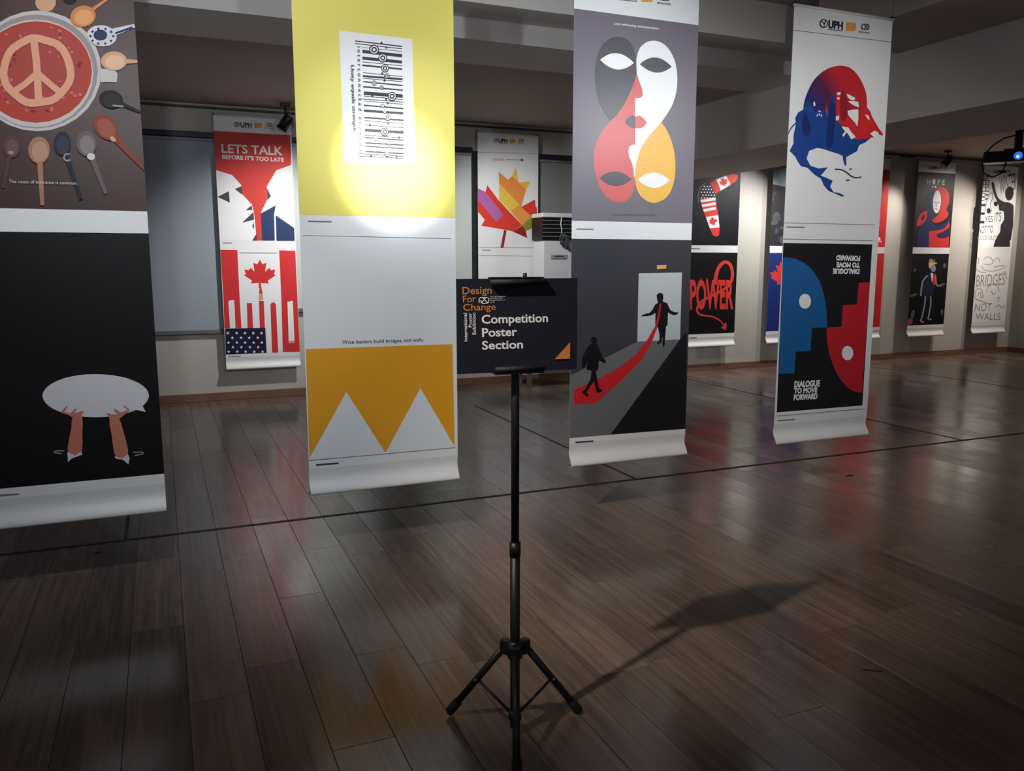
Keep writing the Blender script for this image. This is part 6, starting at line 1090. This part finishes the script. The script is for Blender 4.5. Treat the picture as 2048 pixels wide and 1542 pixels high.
# ------------------------------------------------------------------ the sign on its tripod stand
SC, SYAW, SW, SH = Vector((0.957, 2.2, 1.316)), -0.088, 0.372, 0.273
sd = Vector((math.cos(SYAW), math.sin(SYAW), 0))
sn = Vector((sd.y, -sd.x, 0))            # towards the viewer


def splace(u, v, d):
    return SC + sd * (u - SW / 2) + Vector((0, 0, v - SH / 2)) + sn * d


def obox(name, u0, u1, v0, v1, d0, d1, m, parent, bevel=0.002):
    bm = box(bmesh.new(), u0, u1, d0, d1, v0, v1, bevel)
    for v in bm.verts:
        v.co = splace(v.co.x, v.co.z, v.co.y)
    return obj(name, bm, m, parent)


sign = thing('sign_board', 'black sign board reading Competition Poster Section, clamped on the tripod stand', 'sign', tuple(SC - Vector((0, 0, SH / 2))))
panel = obox('panel', 0, SW, 0, SH, -0.005, 0.0, ink('signnavy'), sign, 0.0008)
printed(ART['sign'], splace, panel, base=0.0006, small=8)

PC = SC - sn * 0.03
base = Vector((PC.x, PC.y, 0))
stand = thing('sign_stand', 'black metal tripod stand holding the sign board', 'stand', tuple(base))


def at(z, u=0.0, d=0.0):
    return base + sd * u + sn * d + Vector((0, 0, z))


tubeo('lower_pole', [at(0.03), at(0.62)], 0.0155, M_BLACK, stand, 16)
tubeo('upper_pole', [at(0.62), at(1.455)], 0.0125, M_BLACK, stand, 16)
tubeo('pole_collar', [at(0.60), at(0.645)], 0.0175, M_BLACK, stand, 16)
hub = tubeo('hub', [at(0.268), at(0.322)], 0.024, M_BLACK, stand, 16)
CA, RF = math.atan2(-0.927, -0.375), 0.247
feet_dir = [Vector((math.cos(CA + k * 2 * math.pi / 3), math.sin(CA + k * 2 * math.pi / 3), 0)) for k in range(3)]
for k, fd in enumerate(feet_dir):
    top = base + fd * 0.034 + Vector((0, 0, 0.30))
    foot = base + fd * RF + Vector((0, 0, 0.016))
    lg = tubeo('leg', [top, foot], 0.0115, M_BLACK, stand, 12)
    d = (foot - top).normalized()
    tubeo('rubber_foot', [foot - d * 0.052, foot - d * 0.01, foot + d * 0.004], 0.0155, M_RUBBER, lg, 12)
    bm = box(bmesh.new(), -0.012, 0.018, -0.013, 0.013, -0.024, 0.024, 0.004)
    ang = math.atan2(fd.y, fd.x)
    for v in bm.verts:
        v.co = Matrix.Rotation(ang, 3, 'Z') @ v.co + base + fd * 0.032 + Vector((0, 0, 0.296))
    obj('hinge_block', bm, M_BLACK, hub)
    mid = top + (foot - top) * 0.50
    low = base + fd * 0.017 + Vector((0, 0, 0.075))
    tubeo('brace', [mid, low], 0.0048, M_BLACK, stand, 8)
    tubeo('rivet', [mid - Vector((fd.y, -fd.x, 0)) * 0.014, mid + Vector((fd.y, -fd.x, 0)) * 0.014], 0.004, M_GREYMET, lg, 8)
tubeo('sliding_ring', [at(0.058), at(0.092)], 0.0205, M_BLACK, stand, 16)
# clamps that grip the board: one above, one below
for name, v, uu in (('upper_clamp', SH - 0.010, (0.098, 0.262)), ('lower_clamp', 0.010, (0.112, 0.262))):
    sg = 1 if v > 0.1 else -1
    c = obox(name, uu[0], uu[1], v - 0.011, v + 0.013, -0.020, -0.006, M_BLACK, stand, 0.003)
    obox('clamp_bridge', uu[0], uu[1], v + sg * 0.0105, v + sg * 0.0145, -0.018, 0.012, M_BLACK, c, 0.001)
    tb = bmesh.new()
    tube(tb, [splace(uu[0] - 0.001, v, 0.013), splace(uu[1] + 0.001, v, 0.013)], 0.0085, 12)
    obj('clamp_pad', tb, M_RUBBER, c, True)
tubeo('clamp_knob', [at(1.452, 0.03, 0.0), at(1.468, 0.03, 0.0)], 0.006, M_BLACK, stand, 12)

# ------------------------------------------------------------------ roller blinds over the window
win = struct(boxo('window_1', -1.60, 5.28, WALL_Y - 0.022, WALL_Y - 0.0005, 0.98, 2.80, mat('window_frame', (34, 40, 40), 0.35, noise=0.05)), 'dark window strip behind the blinds')


def blind(label, x0, x1, zb, zt, m):
    t = thing('roller_blind', label, 'blind', ((x0 + x1) / 2, WALL_Y - 0.04, zb), 'roller blinds on the long wall')
    boxo('fabric', x0, x1, WALL_Y - 0.043, WALL_Y - 0.040, zb + 0.02, zt - 0.03, m, t)
    boxo('bottom_bar', x0, x1, WALL_Y - 0.052, WALL_Y - 0.030, zb, zb + 0.045, M_BAR, t, 0.006)
    boxo('head_rail', x0 - 0.004, x1 + 0.004, WALL_Y - 0.085, WALL_Y - 0.023, zt - 0.06, zt, M_RAIL, t, 0.008)
    tubeo('roller_tube', [(x0, WALL_Y - 0.055, zt - 0.075), (x1, WALL_Y - 0.055, zt - 0.075)], 0.016, m, t, 12)


blind('grey blind with a bright light strip, between the soup banner and the LETS TALK banner', -1.60, 1.20, 0.735, 2.83, M_FABRIC)
blind('pale grey-green blind showing between the yellow banner and the maple leaf banner', 1.22, 3.46, 0.945, 2.83, M_FABRIC2)
blind('grey blind with painted-in shade behind the air conditioner, right of the maple leaf banner', 3.54, 5.26, 0.90, 2.80, M_FABRIC_SHADE)

# ------------------------------------------------------------------ floor-standing air conditioner on its low stand
AX0, AX1, AY0, AY1 = 4.215, 4.77, 8.95, 9.24
st = thing('equipment_stand', 'low grey metal stand under the white air conditioner', 'stand', ((AX0 + AX1) / 2, 9.16, 0))
boxo('top', 4.00, 4.93, 8.90, 9.26, 0.175, 0.235, M_GREYMET, st, 0.004)
for x in (4.03, 4.88):
    for y in (8.93, 9.22):
        boxo('leg', x - 0.025, x + 0.025, y - 0.025, y + 0.025, 0.0, 0.176, M_GREYMET, st, 0.003)
ac = thing('air_conditioner', 'tall white floor-standing air conditioner with black louvers beside the maple leaf banner', 'air conditioner', ((AX0 + AX1) / 2, 9.16, 0.235))
boxo('body', AX0, AX1, AY0, AY1, 0.236, 1.76, M_WHITEPL, ac, 0.012)
boxo('outlet', AX0 - 0.02, AX1 + 0.02, AY0 - 0.01, AY1, 1.755, 2.03, mat('outlet_black', (14, 16, 17), 0.5, noise=0.1), ac, 0.004)
boxo('top_cap', AX0 - 0.025, AX1 + 0.025, AY0 - 0.03, AY1, 2.022, 2.075, M_WHITEPL, ac, 0.010)
for i in range(5):
    z = 1.795 + i * 0.047
    boxo('louver', AX0 - 0.015, AX1 + 0.015, AY0 - 0.022, AY0 - 0.008, z, z + 0.008, mat('louver', (120, 126, 124), 0.4, noise=0.05), ac, 0.001)
boxo('name_plate', AX0 + 0.10, AX0 + 0.32, AY0 - 0.004, AY0 + 0.002, 1.53, 1.585, mat('plate_grey', (150, 154, 156), 0.4, noise=0.05), ac, 0.001)
boxo('plate_print', AX0 + 0.15, AX0 + 0.27, AY0 - 0.006, AY0 - 0.0042, 1.560, 1.574, ink('barcode'), ac)
boxo('plate_print', AX0 + 0.12, AX0 + 0.30, AY0 - 0.006, AY0 - 0.0042, 1.537, 1.547, ink('caption'), ac)
tas = thing('tassel', 'grey fabric tassel tied to the air conditioner louvers', 'tassel', (AX0 + 0.27, AY0 - 0.03, 1.70))
random.seed(4)
tubeo('cord', [(AX0 + 0.225, AY0 - 0.028, 2.02), (AX0 + 0.215, AY0 - 0.03, 1.95), (AX0 + 0.23, AY0 - 0.03, 1.88), (AX0 + 0.225, AY0 - 0.03, 1.83)], 0.007, M_WHITEPL, tas, 6)
for i in range(7):
    x = AX0 + 0.21 + 0.02 * i
    tubeo('strip', [(AX0 + 0.225, AY0 - 0.03, 1.84), (x, AY0 - 0.034, 1.80), (x + random.uniform(-.015, .015), AY0 - 0.03, 1.76 - 0.012 * i), (x + 0.02 + random.uniform(-.01, .01), AY0 - 0.03, 1.70 - 0.012 * i)], 0.007, mat('tassel_grey', (70, 72, 74), 0.8, noise=0.3, scale=40), tas, 6)

# ------------------------------------------------------------------ spot lamps and conduit near the wall head


def wall_lamp(loc, target, label, power=0, angle=70, blend=0.7, color=WARM):
    x, y, z = loc
    t = thing('spot_lamp', label, 'lamp', (x, y, CEIL_Z), 'spot lamps along the wall head')
    boxo('mount', x - 0.05, x + 0.05, y - 0.03, y + 0.03, CEIL_Z - 0.03, CEIL_Z, M_BLACK, t, 0.004)
    tubeo('stem', [(x, y, CEIL_Z - 0.03), (x, y, z + 0.06)], 0.009, M_BLACK, t, 8)
    d = (Vector(target) - Vector(loc)).normalized()
    s = d.cross(Vector((0, 0, 1))).normalized()
    c = Vector(loc)
    tubeo('yoke', [c + s * 0.058, c + s * 0.058 + Vector((0, 0, 0.055)), c - s * 0.058 + Vector((0, 0, 0.055)), c - s * 0.058], 0.006, M_BLACK, t, 6)
    hd = tubeo('head', [c - d * 0.075, c - d * 0.06, c + d * 0.075], 0.048, M_BLACK, t, 16, r1=0.054)
    tubeo('rim', [c + d * 0.070, c + d * 0.088], 0.058, M_BLACK, hd, 16)
    tubeo('lens', [c + d * 0.080, c + d * 0.0905], 0.045, mat('lamp_glass', (150, 146, 140), 0.2, noise=0.02), hd, 16)
    if power:
        spot('spot_light', tuple(c + d * 0.11), target, power, angle, blend, color, 0.05)


wall_lamp((1.29, 9.02, 2.93), (0.2, 9.4, 1.2), 'black spot lamp at the top right corner of the LETS TALK banner')
wall_lamp((10.77, 8.92, 2.97), (9.65, 9.3, 1.6), 'black spot lamp at the top right corner of the HOPE banner', 110, 72, 1.0)
wall_lamp((1.95, 7.60, 2.97), (1.10, 9.4, 1.45), 'black spot lamp behind the yellow banner', 250, 68, 1.0, NEUT)
wall_lamp((2.45, 7.50, 2.97), (4.1, 9.2, 1.5), 'added unseen spot lamp behind the right edge of the yellow banner', 215, 72, 1.0, NEUT)  # added lamp, hidden from view, to brighten the maple banner and air conditioner
wall_lamp((8.00, 8.30, 2.97), (7.0, 9.4, 1.3), 'black spot lamp behind the white helmet-map banner', 200, 100, 1.0, NEUT)
wall_lamp((12.20, 8.30, 2.97), (11.2, 9.4, 1.3), 'black spot lamp beyond the projector', 155, 105, 1.0)
wall_lamp((8.70, 8.30, 2.97), (8.5, 9.4, 1.3), 'black spot lamp behind the right edge of the helmet-map banner', 100, 115, 1.0)
spot('spot_light', (12.95, 8.1, 2.9), (12.5, 9.4, 1.4), 105, 95, 1.0, WARM, 0.05)  # bare fill light added out of view for the white banner and corner
cd = thing('cable_conduit', 'thin dark conduit with a drooping cable above the HOPE banner', 'conduit', (10.2, WALL_Y - 0.05, 3.10))
tubeo('pipe', [(6.56, WALL_Y - 0.030, 3.090), (13.05, WALL_Y - 0.030, 3.090)], 0.013, M_JOINT, cd, 8)
tubeo('loose_cable', [(10.30, WALL_Y - 0.04, 3.085), (10.38, WALL_Y - 0.045, 3.062), (10.48, WALL_Y - 0.045, 3.056), (10.56, WALL_Y - 0.045, 3.068), (10.62, WALL_Y - 0.04, 3.085)], 0.009, M_JOINT, cd, 8)
boxo('junction_box', 10.50, 10.62, WALL_Y - 0.06, WALL_Y - 0.02, 3.06, 3.085, M_JOINT, cd, 0.004)
cl = thing('cable_conduit', 'thin dark conduit above the grey blinds', 'conduit', (2.0, WALL_Y - 0.05, 3.08))
tubeo('pipe', [(X_MIN + 0.1, WALL_Y - 0.028, 3.085), (5.28, WALL_Y - 0.028, 3.085)], 0.012, mat('conduit_brown', (92, 82, 78), 0.6, noise=0.05), cl, 8)

# ------------------------------------------------------------------ ceiling projector
PX, PY, PZ = 9.95, 7.30, 2.80
pj = thing('projector', 'black ceiling projector with glowing blue lens at the right edge', 'projector', (PX, PY, PZ - 0.06))
to_cam = Vector((-PX, -PY, 0)).normalized()
side = Vector((-to_cam.y, to_cam.x, 0))          # image right


def pbox(name, a0, a1, b0, b1, z0, z1, m, parent=pj, bevel=0.01):
    bm = box(bmesh.new(), a0, a1, b0, b1, z0, z1, bevel)
    for v in bm.verts:
        v.co = Vector((PX, PY, PZ)) + side * v.co.x + to_cam * v.co.y + Vector((0, 0, v.co.z))
    return obj(name, bm, m, parent)


def pp(a, b, z):
    return Vector((PX, PY, PZ)) + side * a + to_cam * b + Vector((0, 0, z))


M_PROJ = mat('projector_black', (22, 22, 26), 0.4, noise=0.1, scale=20)
pbox('body', -0.32, 0.36, -0.16, 0.14, -0.062, 0.075, M_PROJ, bevel=0.02)
lens = tubeo('lens_barrel', [pp(0.06, 0.13, 0.0), pp(0.06, 0.165, 0.0)], 0.058, M_PROJ, pj, 20)
tubeo('lens_glass', [pp(0.06, 0.160, 0.0), pp(0.06, 0.168, 0.0)], 0.048, mat('lens_glow', (40, 90, 180), 0.1, emit=((60, 130, 255), 0.75)), lens, 20)
tubeo('lens_core', [pp(0.055, 0.166, -0.01), pp(0.055, 0.170, -0.01)], 0.016, mat('lens_core', (200, 225, 255), 0.1, emit=((200, 230, 255), 2.0)), lens, 16)
pbox('status_light', 0.14, 0.162, 0.138, 0.146, -0.03, 0.055, mat('status_glow', (120, 170, 230), 0.2, emit=((150, 200, 255), 1.0)), bevel=0.002)
pbox('bracket', -0.10, 0.22, -0.10, 0.10, 0.073, 0.10, M_BLACK, bevel=0.004)
tubeo('ceiling_pole', [pp(0.05, 0, 0.09), pp(0.05, 0, CEIL_Z - PZ)], 0.045, M_BLACK, pj, 12)
cpts = [pp(0.03, 0.02, 0.27), pp(-0.10, 0.04, 0.24), pp(-0.22, 0.05, 0.16), pp(-0.30, 0.06, 0.06), pp(-0.33, 0.06, -0.06), pp(-0.30, 0.06, -0.18), pp(-0.20, 0.06, -0.24), pp(-0.10, 0.06, -0.19), pp(-0.06, 0.06, -0.05)]
bmc = bmesh.new()
tube(bmc, cpts, 0.009, 8)
obj('cable', bmc, M_RUBBER, pj, True)
pbox('plug', -0.13, -0.05, 0.04, 0.08, -0.19, -0.16, M_RUBBER, bevel=0.005)

# ------------------------------------------------------------------ small scraps on the floor


def scrap(name, label, pts, w, h):
    bm = bmesh.new()
    n = len(pts)
    lo, hi = [], []
    for i, (x, y) in enumerate(pts):
        a, b = pts[max(i - 1, 0)], pts[min(i + 1, n - 1)]
        d = Vector((b[0] - a[0], b[1] - a[1], 0)).normalized()
        s = Vector((-d.y, d.x, 0)) * w * (0.35 if i in (0, n - 1) else 0.5)
        c = Vector((x, y, 0.0004))
        lo.append((bm.verts.new(c + s), bm.verts.new(c - s)))
        hi.append((bm.verts.new(c + s * 0.7 + Vector((0, 0, h))), bm.verts.new(c - s * 0.7 + Vector((0, 0, h)))))
    for i in range(n - 1):
        bm.faces.new((hi[i][0], hi[i + 1][0], hi[i + 1][1], hi[i][1]))
        bm.faces.new((lo[i][0], lo[i][1], lo[i + 1][1], lo[i + 1][0]))
        for k in (0, 1):
            bm.faces.new((lo[i][k], lo[i + 1][k], hi[i + 1][k], hi[i][k]))
    for e in (0, n - 1):
        bm.faces.new((lo[e][0], lo[e][1], hi[e][1], hi[e][0]))
    tag(obj(name, bm, mat('scrap_dark', (26, 20, 18), 0.8, noise=0.3, scale=60)), label, 'scrap')


scrap('splinter', 'thin dark splinter lying on the boards right of the stand', [(2.318, 2.115), (2.332, 2.106), (2.348, 2.092), (2.372, 2.076)], 0.006, 0.003)
scrap('paper_scrap', 'tiny dark scrap on the floor below the black speech-bubble banner', [(-0.40, 4.61), (-0.385, 4.615), (-0.37, 4.61)], 0.016, 0.003)
scrap('paper_scrap', 'tiny dark scrap in the red reflection on the far boards', [(4.39, 4.26), (4.42, 4.265), (4.45, 4.255)], 0.025, 0.003)
